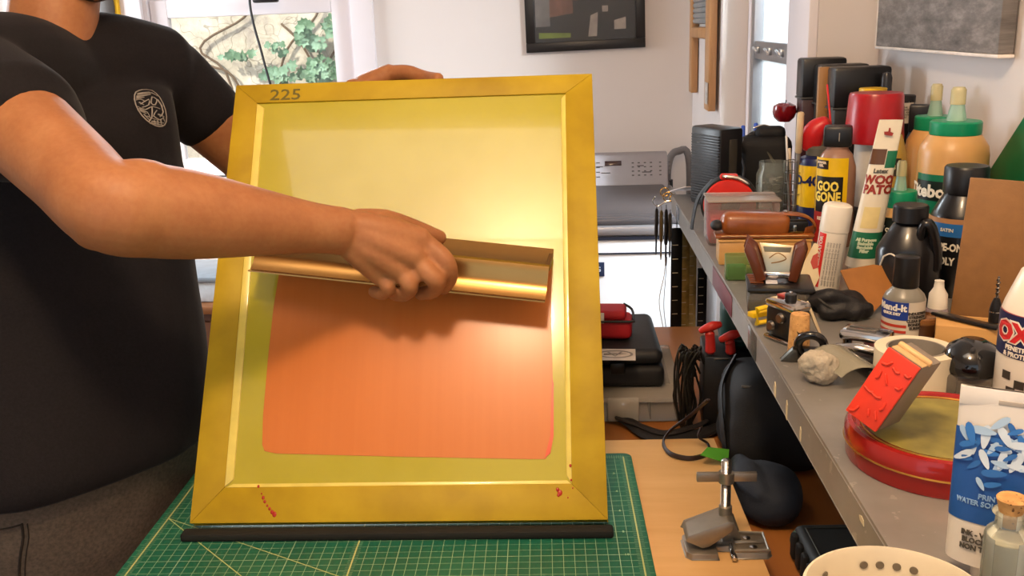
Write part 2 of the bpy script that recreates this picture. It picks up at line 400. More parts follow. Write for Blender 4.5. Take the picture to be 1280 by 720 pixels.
# ================================================================== BACK OF THE ROOM
# washing machine
W0, W1_, YWF, YWB, ZL = -.375, .312, 2.55, 3.24, .965
wm = thing('washing_machine', 'white top loading washing machine with a silver control console by the back wall', 'washing machine', ((W0+W1_)/2, (YWF+YWB)/2, 0))
ox, oy = (W0+W1_)/2, (YWF+YWB)/2
white = M('#eef1f5', .22, var=.01, spec=.6, coat=.4)
b = B(); b.box((0, 0, .475), (.686, .67, .90), .012); obj('body', b, white, wm)
b = B(); b.box((0, -.005, .935), (.69, .68, .028), .010); obj('top_deck', b, M('#a5a1a3', .3, .5, .03), wm)
b = B(); b.box((0, -.045, .958), (.62, .57, .018), .007); b.box((0, -.30, .962), (.58, .03, .02), .008); lid = obj('lid', b, M('#5a5658', .3, .3, .03), wm)
b = B(); b.box((0.02, .10, .968), (.07, .012, .003), .001); obj('lid_label', b, M('#3a3839', .4), lid)
cp = [(-.25, .9495), (-.255, .962), (-.295, 1.062), (-.303, 1.068), (-.335, 1.06), (-.335, .9495)]
def console_bm(b):
    Mx = Matrix(((0, 0, 1, 0), (-1, 0, 0, 0), (0, 1, 0, 0), (0, 0, 0, 1)))
    b.prism([(x, z) for x, z in cp], .65, Mx@Matrix.Translation((0, 0, -.325)), bev=.006)
b = B(); console_bm(b); co = obj('console', b, M('#a19c9f', .35, .35, .03), wm)
ey = V((0, .04, .10)).normalized(); ez = V((0, -.10, .04)).normalized(); CF = frame3((.045, .275, 1.012), V((1, 0, 0)), ey, ez)
b = B(); b.box((0.10, .022, .0015), (.055, .016, .003), .001)
b.b.transform(CF); obj('display', b, M('#3b2424', .2), co)
cmk = M('#565153', .5)
for x, y, w_, h_ in [(.075, -.01, .03, .0025), (.21, -.01, .03, .0025), (.055, .012, .022, .0022), (.19, .012, .022, .0022)]+[(x, .022-.014*k, .007, .003) for x in (.165, .185, .205, .225, .255, .285) for k in range(4)]+[(.05, .025-.016*k, .012, .0025) for k in range(4)]:
    b = B(); b.box((x, y, .001), (w_, h_, .002)); b.b.transform(CF); obj('console_mark', b, cmk, co)
b = B(); b.box((0, -.3365, .872), (.684, .003, .004)); b.box((0, -.337, .915), (.684, .004, .010)); obj('panel_seam', b, M('#2a3040', .4), wm)
b = B(); b.box((.047, -.3365, .828), (.10, .004, .040), .001); bd = obj('badge', b, M('#27324d', .3), wm)
text('badge_lettering', 'MAYTAG', .020, M('#c9d2e2', .3), bd, front(.047, -.3387, .828), bold=.0004)
for y in (2.3,):
    h = thing('drain_hose', 'gray drain hose behind the right end of the washing machine', 'hose', (.355, 3.33, .8))
    b = B(); b.tube([(-.05, -.03, -.75), (-.05, -.02, .0), (-.045, 0, .20), (-.01, .02, .245), (.03, .02, .20), (.03, .03, -.2)], .013, 10, 6); obj('hose_body', b, M('#6f6b6c', .5), h)
    b = B(); b.lathe([(.017, .12), (.017, .15)], 14, off=(-.046, -.005, 0)); obj('clip', b, M('#2b2a2b', .5), h)
# framed picture on the back wall
fp = thing('picture_frame', 'black framed photograph of a dim workshop hanging on the back wall', 'picture', (.028, WB-.012, 1.535)); fp.rotation_euler = (0, R(-.9), 0)
b = B()
for c, d in (((0, 0, .135), (.41, .024, .032)), ((0, 0, -.123), (.41, .024, .032)), ((-.189, 0, .006), (.032, .024, .226)), ((.189, 0, .006), (.032, .024, .226))): b.box(c, d, .002)
obj('frame_moulding', b, M('#1a1513', .35), fp)
b = B(); b.box((0, .004, .006), (.346, .004, .226)); pr = obj('print', b, M('#1a1513', .35, var=.4, scale=20), fp)
def flat(name, polys, mat, parent, M4, z=0., th=.0004):
    b = B()
    for k, p in enumerate(polys): b.prism(p, th, None, z0=z+k*.00002)
    b.b.transform(M4); return obj(name, b, mat, parent)
F_ = front(0, .0018, .006)
for pg in ([(-.17, -.06), (-.12, -.06), (-.12, .11), (-.17, .11)], [(-.10, -.03), (-.05, .0), (-.02, .11), (-.10, .11)]): flat('print_wall', [pg], M('#6a6562', .4, var=.3, scale=15), pr, F_)
for k, pg in enumerate(([(-.12, -.03), (-.04, -.02), (-.04, .03), (-.12, .04)], [(-.10, .04), (-.03, .02), (.06, .04), (.07, .06), (-.09, .06)])): flat('print_bench', [pg], M('#6b4636', .4, var=.4, scale=30), pr, F_, .0004+.0001*k)
flat('print_cloth', [[(-.16, -.10), (-.05, -.10), (-.05, -.085), (-.16, -.08)]], M('#6c7a25', .4, var=.2), pr, F_, .0006)
for pg in [[(-.035+.016*k, .11), (-.026+.016*k, .11), (-.028+.016*k, .03+.022*(k % 3)), (-.032+.016*k, .025+.022*(k % 3))] for k in range(9)]+[[(.01, -.10), (.04, -.10), (.045, -.02), (.02, -.03)], [(.10, -.08), (.14, -.08), (.14, -.04), (.10, -.05)], [(.06, -.02), (.08, -.02), (.08, .0), (.06, .0)]]:
    flat('print_highlight', [pg], M('#a69c94', .5, var=.2), pr, F_, .0008)
b = B(); b.box((0, -.001, .006), (.346, .002, .226)); obj('glazing', b, clear('#ffffff', .02, .03, 1.2), fp)
# canvas print on the right wall
cv = thing('canvas_print', 'gray textured photo canvas hanging on the right wall above the shelf', 'picture', (WN-.014, 1.66, 1.604))
t = NT('gray_photo'); mp = t.new('ShaderNodeMapping'); mp.inputs['Scale'].default_value = (1, 4, 14); mp.inputs['Rotation'].default_value = (.3, 0, 0); t.link(t.co(), mp.inputs[0])
t.color(t.ramp(t.noise(3, 8, mp.outputs[0], .7), [(.3, '#4e4844'), (.5, '#77706b'), (.7, '#a39a93')])); t.set(Roughness=.6)
b = B(); b.box((0, 0, .0), (.022, .552, .364), .002); obj('print', b, t.m, cv)
b = B(); b.box((.0, 0, -.1845), (.023, .556, .005), .001); b.box((0, .2785, 0), (.023, .005, .37), .001); obj('border', b, M('#e2d8cf', .5), cv)
# washboard leaning in the corner of the right wall
wbm = wood('#a8784c', '#c49463', 20, 2)
wb = thing('washboard', 'wooden washboard with a ribbed gray panel hanging in the back right corner', 'washboard', (WA-.014, 3.03, 1.60))
b = B(); b.box((0, .255, -.02), (.022, .065, .66), .003); obj('leg', b, wbm, wb)
b = B(); b.box((-.006, -.205, -.04), (.022, .09, .66), .003); obj('leg', b, wbm, wb)
b = B()
for k in range(22): b.tube([(0, -.155, -.12+k*.016), (0, .22, -.12+k*.016)], .009, 8, 1)
obj('ribbed_panel', b, M('#8f979b', .35, .3), wb)
b = B(); b.box((-.002, .035, -.155), (.026, .375, .034), .008); obj('rail', b, wbm, wb); b = B(); b.box((0, .035, .26), (.022, .375, .05), .003); obj('rail', b, wbm, wb)
b = B(); b.box((-.0195, -.225, -.32), (.002, .05, .06)); obj('torn_tape', b, M('#b9b2ab', .4, var=.3, scale=60), wb)
# hanging lead in front of the back window
p0 = [PY(313, -40, 3.36), PY(312, 0, 3.36), PY(317, 30, 3.36), PY(326, 62, 3.36), PY(334, 92, 3.36), PY(344, 125, 3.36)]
lead = thing('hanging_cable', 'thin black cable hanging in front of the back window', 'cable', p0[-1]); 
b = B(); b.tube([p-p0[-1] for p in p0], .0045, 8, 5); obj('cord', b, M('#17151a', .5), lead)
b = B(); q = PY(332, -2, 3.36)-p0[-1]; b.box(q, (.09, .03, .028), .008); obj('clip', b, M('#1c1a1e', .4), lead)
# yellow level hung left of the window
yl = thing('spirit_level', 'yellow spirit level with a dark oval grip hanging left of the back window', 'spirit level', PY(132, 10, 3.39))
b = B(); b.box((0, 0, .18), (.10, .022, .56), .004); obj('beam', b, M('#e3b21c', .4), yl)
b = B(); b.lathe([(.02, 0), (.028, .003), (.028, .007), (.02, .010)], 24, 1, 2.3, Matrix.Translation((.012, -.010, .005))@Matrix.Rotation(R(90), 4, 'X')); obj('grip', b, M('#3c332c', .5), yl)
# low cabinet left, mostly behind the person
cb = thing('low_cabinet', 'brown wooden low cabinet under the back window behind the person', 'cabinet', (-1.35, 3.10, 0)); cw = wood('#5c3620', '#6e4328', 18, 0)
b = B(); b.box((0, 0, .31), (.9, .40, .62), .004); obj('carcass', b, cw, cb)
b = B(); b.box((0, -.01, .633), (.94, .44, .026), .004); obj('top', b, wood('#7b4e2c', '#935f37', 18, 0), cb)
for s_ in (-1, 1):
    b = B(); b.box((s_*.222, -.205, .33), (.42, .018, .52), .004); d_ = obj('door', b, cw, cb); b = B(); b.ball((s_*.05, -.225, .36), .013, 12); obj('knob', b, M('#1d1613', .4), d_)
bn = thing('storage_bin', 'white plastic storage bin with a gray lid on the low cabinet', 'box', (-1.28, 3.04, .646))
b = B(); b.box((0, 0, .035), (.34, .24, .07), .01); obj('body', b, M('#cfdbe6', .4), bn)
b = B(); b.box((0, 0, .079), (.36, .26, .018), .006); obj('lid', b, M('#8a97a3', .35), bn)
# ================================================================== WORK TABLE
MY = .0358; MO = V((.054757, 1.2216, TT)); MR = Matrix.Rotation(MY, 4, 'Z'); MT = Matrix.Translation(MO)@MR; I_ = .0254
tb = thing('work_table', 'pale birch plywood work table under the green cutting mat', 'table', (-.17, .75, 0)); ply = wood('#c8985a', '#e2b87e', 16, 0, .42, 7)
top = [(-.500, .05), (.2275, .05), (.189, 1.289), (-.541, 1.262)]
b = B(); b.prism([(x+.17, y-.75) for x, y in top], .022, None, .001, TT-.022); obj('tabletop', b, ply, tb)
for x, y in ((-.45, .12), (.16, .12), (-.47, 1.2), (.12, 1.22)):
    b = B(); b.box((x+.17, y-.75, (TT-.022)/2), (.055, .055, TT-.0225), .003); obj('leg', b, ply, tb)
for y in (.42, -.60): b = B(); b.box((0, y, .80), (.60, .02, .09)); obj('apron', b, ply, tb)
# cutting mat
t = NT('mat_print'); xyz = t.new('ShaderNodeSeparateXYZ'); t.link(t.co(), xyz.inputs[0]); X, Y = xyz.outputs[0], xyz.outputs[1]
def ln(c, per, hw, off=0.):   # 1 on lines every per
    q = t.math('ADD', t.math('DIVIDE', t.math('ADD', c, -off), per), 1000.5); d = t.math('MULTIPLY', t.math('ABSOLUTE', t.math('SUBTRACT', t.math('FRACT', q), .5)), per)
    return t.math('LESS_THAN', d, hw)
def at(c, v, hw): return t.math('LESS_THAN', t.math('ABSOLUTE', t.math('SUBTRACT', c, v)), hw)
AND = lambda *a: a[0] if len(a) == 1 else t.math('MULTIPLY', a[0], AND(*a[1:]))
OR = lambda *a: a[0] if len(a) == 1 else t.math('MAXIMUM', a[0], OR(*a[1:]))
inx = AND(t.math('GREATER_THAN', X, -23.0*I_), t.math('LESS_THAN', X, 0.0)); iny = t.math('LESS_THAN', Y, 0.0003)
grid = AND(inx, iny, OR(ln(X, .5*I_, .00028), ln(Y, .5*I_, .00026), AND(ln(X, 5*I_, .00045, -I_)), ln(Y, 5*I_, .0004)))
rule = OR(at(X, 0, .0009), at(X, -13*I_, .0009), at(X, -23*I_, .0009))
tick = AND(iny, ln(Y, .125*I_, .00022), OR(at(X, 0, .22*I_), at(X, -13*I_, .2*I_), at(X, -23*I_, .22*I_)))
tick2 = AND(iny, ln(Y, .5*I_, .00025), OR(at(X, 0, .40*I_), at(X, -23*I_, .40*I_)))
tick3 = AND(inx, ln(X, .125*I_, .00022), at(Y, 0, .2*I_))
def diag(a): # line leaving (-23,-6) downwards to the right at angle a
    dx = t.math('ADD', X, 23*I_); dy = t.math('ADD', Y, 6.0*I_)
    return AND(t.math('GREATER_THAN', dx, 0), at(t.math('ADD', t.math('MULTIPLY', dx, sin(a)), t.math('MULTIPLY', dy, cos(a))), 0, .0006))
lines = OR(grid, tick, tick2, tick3); thick = OR(AND(iny, rule), diag(R(45)), diag(R(29.3)))
g0 = t.ramp(t.noise(6, 3), [(.3, '#145a45'), (.7, '#1a6a50')])
c1 = t.mix(t.math('MULTIPLY', lines, .75), g0, '#a9c79c'); t.color(t.mix(t.math('MULTIPLY', thick, .8), c1, '#c3c67c')); t.set(Roughness=.5)
cm = obj('cutting_mat', B().prism(rounded(23.9*I_, 35.5*I_, .012, 5, -11.5*I_, (.47-17.75)*I_), .003, None, .0005), t.m); cm.matrix_world = MT
tag(cm, 'green self healing cutting mat with a pale ruled grid on the table', 'cutting mat')
numm = M('#a9c79c', .5)
for k in range(1, 24):
    if k % 2 == 0: text('number', str(k), .006, numm, cm, Matrix.Translation((-.5*I_-.004, -k*I_, .003)), sx=1)
# ================================================================== SCREEN
BL, BRt, TLf = V((-.4803, 1.0128, .9128)), V((.0276, 1.0238, .9124)), V((-.483, 1.3611, 1.4154))
ex = (BRt-BL).normalized(); et = (TLf-BL); et = (et-ex*et.dot(ex)).normalized(); en = ex.cross(et); SF = frame3(BL, ex, et, en)
SI = SF.inverted()
def st(u, v, n=0.):                              # image point on the screen face -> frame coordinates
    q = SI@PP(u, v, BL+en*n, en); return q.x, q.y
Wd, Ht, TH = .508, .6117, .0195
scr = thing('silk_screen', 'yellow framed silkscreen tilted back on the cutting mat, partly coated orange', 'screen', M4=SF)
t = NT('stained_frame'); fN = t.noise(9, 5); t.color(t.ramp(fN, [(.3, '#94760c'), (.5, '#a78a10'), (.72, '#b69a1a')])); t.set(Roughness=.5, Specular_IOR_Level=.22); t.bump(t.noise(60, 3), .06)
frm = t.m
TLx = .039; bars = [('frame_bar', [(0, 0), (Wd, 0), (Wd-.042, .043), (TLx, .043)]), ('frame_bar', [(0, Ht), (Wd, Ht), (Wd-.038, Ht-.030), (.033, Ht-.030)]),
        ('frame_bar', [(0, 0), (TLx, .043), (.033, Ht-.030), (0, Ht)]), ('frame_bar', [(Wd, 0), (Wd-.042, .043), (Wd-.038, Ht-.030), (Wd, Ht)])]
for nme, pl in bars: obj(nme, B().prism(pl, TH, None, .0007, -TH), frm, scr)
# stretched mesh: thin woven sheet that lets some light through
t = NT('mesh_fabric'); f = t.noise(4, 3); bc = t.ramp(f, [(.35, '#bcae26'), (.65, '#c9bd48')]); t.color(bc); t.set(Roughness=.16, Coat_Weight=1., Coat_Roughness=.04)
tl = t.new('ShaderNodeBsdfTranslucent'); t.link(bc, tl.inputs[0]); mx = t.new('ShaderNodeMixShader'); mx.inputs[0].default_value = .25
t.link(t.p.outputs[0], mx.inputs[1]); t.link(tl.outputs[0], mx.inputs[2]); t.link(mx.outputs[0], t.out.inputs[0])
b = B(); b.box((Wd/2, Ht/2, -.0032), (Wd-.06, Ht-.055, .0008)); msh = obj('mesh', b, t.m, scr)
# glued border where the mesh meets the frame
gl = M('#d6c25a', .3, var=.1, coat=.3)
x0, x1, y0, y1 = TLx, Wd-.042, .043, Ht-.030
b = B()
b.prism([(x0-.001, y0), (x0+.010, y0+.010), (.033+.010, y1-.008), (.032, y1)], .0016, None, .0004, -.0026)
b.prism([(x1+.001, y0), (x1-.006, y0+.010), (Wd-.038-.006, y1-.008), (Wd-.037, y1)], .0016, None, .0004, -.0026)
b.prism([(x0, y0-.001), (x1, y0-.001), (x1-.006, y0+.004), (x0+.010, y0+.004)], .0013, None, .0004, -.0026)
obj('tape_border', b, gl, msh)
op = [st(u, v, -.003) for u, v in ((352, 324), (690, 316), (689, 395), (691, 480), (690, 540), (687, 566), (682, 574), (660, 574), (500, 571), (345, 567), (331, 564), (328, 556), (329, 520), (335, 450), (342, 385))]
t = NT('wet_emulsion'); mp = t.new('ShaderNodeMapping'); mp.inputs['Scale'].default_value = (40, 1.2, 1); t.link(t.co(), mp.inputs[0])
t.color(t.ramp(t.noise(2, 3, mp.outputs[0]), [(.3, '#c16d2f'), (.7, '#c57133')])); t.set(Roughness=.34, Coat_Weight=.2, Coat_Roughness=.18, Specular_IOR_Level=.3); t.bump(t.noise(6, 2, mp.outputs[0]), .03, .0005)
oc = obj('emulsion_coating', B().prism(op, .0006, None, 0, -.0027), t.m, msh)
rc = [st(u, v, -.003) for u, v in ((681, 572), (688, 545), (690, 470), (692, 480), (692, 545), (688, 567))]
obj('emulsion_edge', B().prism(rc, .0009, None, 0, -.0026), M('#d5502f', .3), msh)
# marker number, drips, mitre wear
a_ = st(357, 119); text('number_marking', '225', .0245, M('#5d5310', .6), scr, Matrix.Translation((a_[0], a_[1], .0002)), sx=1.25, bold=.0002)
def drips(name, pts, mat):
    b = B()
    for u, v, r in pts:
        x, y = st(u, v); b.ball((x, y, .0001), (r, r*1.25, .0008), 10)
    return obj(name, b, mat, scr)
red = M('#a3220c', .3)
drips('red_drip', [(323, 608, .0016), (329, 622, .002), (331, 627, .0018), (334, 632, .0014), (337, 636, .0018), (340, 640, .0022), (343, 643, .0028), (327, 617, .001)], red)
drips('red_drip', [(713, 582, .0016), (714, 600, .0012), (716, 610, .0009), (700, 616, .003), (697, 612, .002), (698, 619, .0018), (710, 622, .0009)], red)
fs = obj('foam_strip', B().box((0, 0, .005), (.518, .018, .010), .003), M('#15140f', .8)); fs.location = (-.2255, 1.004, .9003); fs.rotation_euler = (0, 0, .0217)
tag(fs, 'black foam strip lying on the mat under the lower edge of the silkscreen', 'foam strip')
# ================================================================== SCOOP COATER
pl, prr = PP(325, 338, BL, en), PP(692, 313, BL, en)
# contact edge runs across the mesh, a little lower at the right end
cl, crr = SI@PP(325, 325, BL, en), SI@PP(692, 313, BL, en)
cl.y = crr.y+.050; cl = SF@V((cl.x+.016, cl.y, 0)); crr = SF@V((crr.x, crr.y, 0))
ca = (crr-cl).normalized(); ct = en.cross(ca).normalized(); L = (crr-cl).length
CFm = frame3(cl+en*.001, en, ca, ct)      # local x = off the screen, y = along the coater, z = up the screen
sct = thing('scoop_coater', 'gold toned metal scoop coater held against the silkscreen', 'scoop coater', M4=CFm)
prof = [(-.001, .001), (.003, -.012), (.008, -.024), (.020, -.036), (.034, -.042), (.046, -.040), (.0495, -.043), (.0475, -.052), (.042, -.062), (.041, -.074), (.045, -.086), (.053, -.091)]
brass = NT('coater_metal'); brass.color(brass.ramp(brass.noise(5, 2), [(.3, '#a37a44'), (.7, '#b08750')])); brass.set(Metallic=1, Roughness=.26)
obj('trough', B().strip(prof, 0, L, .0016), brass.m, sct)
capp = [(.0035, -.008), (.012, -.010), (.046, -.0385), (.034, -.0405), (.020, -.0345), (.0085, -.0225)]
for y in (-.0005, L-.0045):
    b = B(); b.prism(capp, .005, Matrix(((1, 0, 0, 0), (0, 0, 1, 0), (0, 1, 0, 0), (0, 0, 0, 1))), .0005, y); obj('end_cap', b, M('#4a2414', .4), sct)
# ================================================================== PERSON
FD = V((.80, -.60, 0)); LD = V((.60, .80, 0)); UP = V((0, 0, 1))
per = thing('person', 'man in a black t-shirt and gray trousers spreading emulsion with his right hand', 'person', (-.72, 1.2, 0))
PO = V(per.location)
def remesh(name, b, vox, smooth_n, mat, parent, fn=None, sub=None):
    o = obj(name, b, mat, None, 180)
    m = o.modifiers.new('r', 'REMESH'); m.mode = 'VOXEL'; m.voxel_size = vox
    m = o.modifiers.new('s', 'SMOOTH'); m.factor = .5; m.iterations = smooth_n
    me = evaluated(o); bpy.data.objects.remove(o)
    if fn: fn(me)
    for v in me.vertices: v.co -= PO
    return obj(name, me, mat, parent, 180)
def ring_tube(b, rings, seg=32):     # rings: (centre, half width along LD, half depth along FD, tilt normal)
    rr = []
    for c, a, d, n in rings:
        n = V(n).normalized() if n is not None else UP; l = (LD-n*LD.dot(n)).normalized(); f_ = n.cross(l)*-1
        if f_.dot(FD) < 0: f_ = -f_
        ring = []
        for i in range(seg):
            t_ = 2*pi*i/seg; cc, ss = cos(t_), sin(t_); q = 2/2.4
            ring.append(b.b.verts.new(V(c)+l*(a*abs(cc)**q*(1 if cc > 0 else -1))+f_*(d*abs(ss)**q*(1 if ss > 0 else -1))))
        rr.append(ring)
    for a, c in zip(rr, rr[1:]):
        for i in range(seg): b.b.faces.new((a[i], a[(i+1) % seg], c[(i+1) % seg], c[i]))
    b.b.faces.new(rr[0][::-1]); b.b.faces.new(rr[-1])
def interp(rings, n=6):
    out = []
    for i in range(len(rings)-1):
        k = [rings[max(i-1, 0)], rings[i], rings[i+1], rings[min(i+2, len(rings)-1)]]
        for q in range(n):
            t_ = q/n
            f_ = lambda a, b_, c, d: .5*((2*b_)+(c-a)*t_+(2*a-5*b_+4*c-d)*t_*t_+(3*b_-a-3*c+d)*t_**3)
            nn = [V(x[3]) if x[3] is not None else UP for x in k]
            out.append((f_(*[V(x[0]) for x in k]), f_(*[x[1] for x in k]), f_(*[x[2] for x in k]), f_(*nn)))
    out.append(rings[-1]); return out
# joints
neck = PD(62, 30, 1.34); chest = PD(72, 205, 1.335); belly = PD(84, 420, 1.31); hip = PD(90, 575, 1.29)
shR, elR, wrR = PD(-38, 98, 1.17), PD(136, 258, .985), PD(428, 289, 1.125)
shL, elL, wrL = PD(204, 96, 1.49), PD(324, 212, 1.60), PD(424, 128, 1.45)
head = PD(88, -121, 1.31)
torso = [(hip+V((-.01, 0, -.08)), .146, .106, None), (hip, .158, .118, None), (belly, .168, .138, None), (chest+V((0, 0, -.06)), .158, .118, None), (chest+V((0, 0, .05)), .160, .108, None), ((chest*.4+neck*.6)+V((0, 0, -.02)), .150, .090, None), (neck+V((0, 0, -.075)), .115, .074, None), (neck+V((0, 0, -.040)), .074, .062, None)]
def core(b, g=0., lo=0):
    ring_tube(b, interp([(c, a+g, d+g, n) for c, a, d, n in torso[lo:]]))
    b.tube([shR+V((.0, 0, .0)), (shR+neck)/2+V((0, 0, -.035)), neck+V((0, 0, -.09)), (shL+neck)/2+V((0, 0, -.03)), shL], [.060+g, .070+g, .078+g, .070+g, .060+g], 20, 5)
    b.tube([neck+V((0, 0, -.11))-FD*.01, neck+V((0, 0, -.045))-FD*.005], [(.10+g, .075+g), (.064+g, .06+g)], 20, 4, up=FD)
b = B(); core(b, -.010)
# arms
fdir = (wrR-elR).normalized()
b.tube([shR, shR.lerp(elR, .35), shR.lerp(elR, .75)+V((0, 0, .0)), elR, elR.lerp(wrR, .18), elR.lerp(wrR, .36), elR.lerp(wrR, .62), elR.lerp(wrR, .85), wrR],
       [.058, .056, .050, (.046, .049), (.046, .052), (.044, .049), (.036, .039), (.0275, .031), (.0255, .0295)], 24, 6)
b.ball(elR+V((-.012, -.004, -.018)), (.030, .028, .028), 16); b.ball(elR.lerp(wrR, .12)+V((0, 0, .020)), (.05, .035, .034), 20)
b.tube([shL, shL.lerp(elL, .4), shL.lerp(elL, .8), elL, elL.lerp(wrL, .25), elL.lerp(wrL, .6), wrL], [.056, .052, .046, .042, .044, .036, .027], 24, 6)
# right hand closed on the coater
def finger(b, pts, r): b.tube([PD(*p) for p in pts], r, 12, 5)
mcp = [(529, 300, 1.150), (521, 321, 1.142), (503, 338, 1.146), (478, 346, 1.156)]
for k, (q, r0) in enumerate(zip(mcp, (.0125, .0125, .0118, .0105))):
    w_ = PD(431, 281+5*k, 1.126+.002*k); p_ = PD(*q); b.tube([w_, w_.lerp(p_, .5)+en*.004, p_], [.020, .0185, r0+.003], 14, 5)
b.tube([PD(440, 300, 1.15), PD(500, 318, 1.172)], [.026, .026], 14, 4)
finger(b, [(529, 302, 1.152), (551, 319, 1.148), (560, 332, 1.150), (562, 348, 1.168), (553, 362, 1.186)], [.0125, .0118, .0112, .0102, .0088])
finger(b, [(519, 322, 1.146), (538, 344, 1.140), (546, 353, 1.146), (540, 364, 1.166), (524, 367, 1.184)], [.0125, .0118, .0112, .0102, .0088])
finger(b, [(502, 338, 1.148), (510, 352, 1.142), (513, 360, 1.148), (505, 368, 1.166), (492, 368, 1.182)], [.0118, .0112, .0105, .0096, .0084])
finger(b, [(478, 345, 1.156), (484, 356, 1.150), (485, 362, 1.154), (477, 367, 1.168), (466, 364, 1.18)], [.0105, .0098, .0092, .0086, .0076])
finger(b, [(446, 279, 1.142), (480, 277, 1.165), (512, 284, 1.186), (536, 293, 1.200), (552, 298, 1.210)], [.018, .0155, .0125, .0115, .0095])
b.tube([PD(470, 283, 1.15), PD(515, 294, 1.165)], [.020, .014], 12, 3)
# left hand holding the top bar from behind
lw = wrL
lm_ = [(490, 91, 1.425), (482, 94, 1.435), (474, 101, 1.445), (466, 110, 1.452)]
for k, q in enumerate(lm_):
    p_ = PD(*q); b.tube([lw+V((0, .004*k, -.004*k)), lw.lerp(p_, .55), p_], [.022, .020, .0150], 14, 5)
finger(b, [(486, 93, 1.425), (508, 91, 1.412), (530, 97, 1.398), (549, 98.5, 1.372)], [.0135, .0122, .0108, .0088])
finger(b, [(482, 96, 1.435), (506, 97, 1.432), (528, 104, 1.425), (545, 112, 1.415)], [.0135, .0122, .0108, .0088])
finger(b, [(474, 104, 1.445), (500, 108, 1.445), (520, 118, 1.44), (533, 128, 1.43)], [.0125, .0115, .0102, .0085])
finger(b, [(466, 112, 1.452), (486, 122, 1.455), (502, 133, 1.45), (512, 142, 1.44)], [.0112, .0102, .0092, .008])
finger(b, [(440, 112, 1.425), (458, 122, 1.402), (476, 140, 1.396), (490, 152, 1.392)], [.018, .015, .0125, .010])
# neck, head
HX = (FD*.93+V((0, 0, -.36))).normalized(); HU = (UP-HX*UP.dot(HX)).normalized(); HL = HU.cross(HX)
b.tube([neck+V((0, 0, -.10)), neck+V((0, 0, -.02)), head-HU*.05-HX*.02], [(.066, .066), (.060, .062), (.056, .060)], 24, 5, up=FD)
HM = Matrix((HX, HL, HU)).transposed()
def hp(x, y, z): return head+HX*x+HL*y+HU*z
b.ball(hp(-.005, 0, .035), (.096, .077, .092), 28, HM); b.ball(hp(.022, 0, -.035), (.070, .062, .078), 24, HM)
b.ball(hp(.060, 0, -.088), (.030, .030, .026), 16, HM); b.tube([hp(.03, .045, -.078), hp(.072, 0, -.094), hp(.03, -.045, -.078)], .018, 12, 5)
b.tube([hp(.086, 0, .020), hp(.108, 0, -.018), hp(.090, 0, -.026)], [.009, .014, .010], 10, 4)
for s_ in (-1, 1):
    b.tube([hp(.080, s_*.014, .036), hp(.080, s_*.038, .038)], .010, 8, 3); b.ball(hp(-.005, s_*.078, -.005), (.022, .009, .034), 14, HM); b.ball(hp(.060, s_*.04, -.022), (.024, .018, .022), 12, HM)
b.tube([hp(.085, .022, -.056), hp(.094, 0, -.054), hp(.085, -.022, -.056)], [.005, .008, .005], 8, 4)
# legs
def leg_pts(s_):
    h_ = hip+LD*(s_*.085)+V((-.02, 0, -.06)); k_ = V((h_.x-.035, h_.y-.0, .50))+FD*.02; a_ = V((h_.x-.06, h_.y, .09))-FD*.03
    return h_, k_, a_
for s_ in (-1, 1):
    h_, k_, a_ = leg_pts(s_); b.tube([h_+V((0, 0, .05)), h_.lerp(k_, .3), k_, k_.lerp(a_, .35), a_], [.085, .080, .055, .054, .038], 20, 5)
    b.tube([a_+V((0, 0, -.04)), a_+FD*.10+V((0, 0, -.055)), a_+FD*.19+V((0, 0, -.062))], [.035, .036, .026], 14, 4)
sk = NT('skin'); f = sk.noise(14, 5); f2 = sk.noise(160, 3)
sk.color(sk.mix(.14, sk.ramp(f, [(.3, '#905a35'), (.55, '#9f6840'), (.75, '#aa754b')]), sk.ramp(f2, [(.35, '#834e2e'), (.65, '#ad7b52')])))
sk.set(Specular_IOR_Level=.35, Roughness=.52, Subsurface_Weight=.06, Subsurface_Scale=.008); sk.bump(f2, .12, .0015)
def skinfn(me):
    for v in me.vertices:
        pass
body = remesh('body', b, .0034, 2, sk.m, per)
# nails of the gripping hand, eyes, hair, beard
for s_ in (-1, 1):
    b = B(); b.ball(hp(.074, s_*.028, .016)-PO, .012, 14); e_ = obj('eye', b, M('#e8e0d8', .2), per)
    b = B(); b.ball(hp(.0835, s_*.028, .015)-PO, .0042, 10); obj('iris', b, M('#3a2718', .2), e_)
hb = B(); hb.ball(hp(-.018, 0, .05), (.093, .083, .088), 28, HM); hb.ball(hp(-.05, 0, .0), (.055, .074, .07), 20, HM)
hair = remesh('hair', hb, .006, 2, M('#2a1d15', .6, var=.4, scale=120, bump=.8, bscale=250), per)
bb_ = B(); bb_.ball(hp(.026, 0, -.080), (.071, .0625, .044), 24, HM); bb_.tube([hp(.092, .025, -.045), hp(.103, 0, -.041), hp(.092, -.025, -.045)], .006, 8, 4)
remesh('beard', bb_, .005, 2, M('#3a2a20', .8, var=.5, scale=200, bump=1., bscale=300), per)
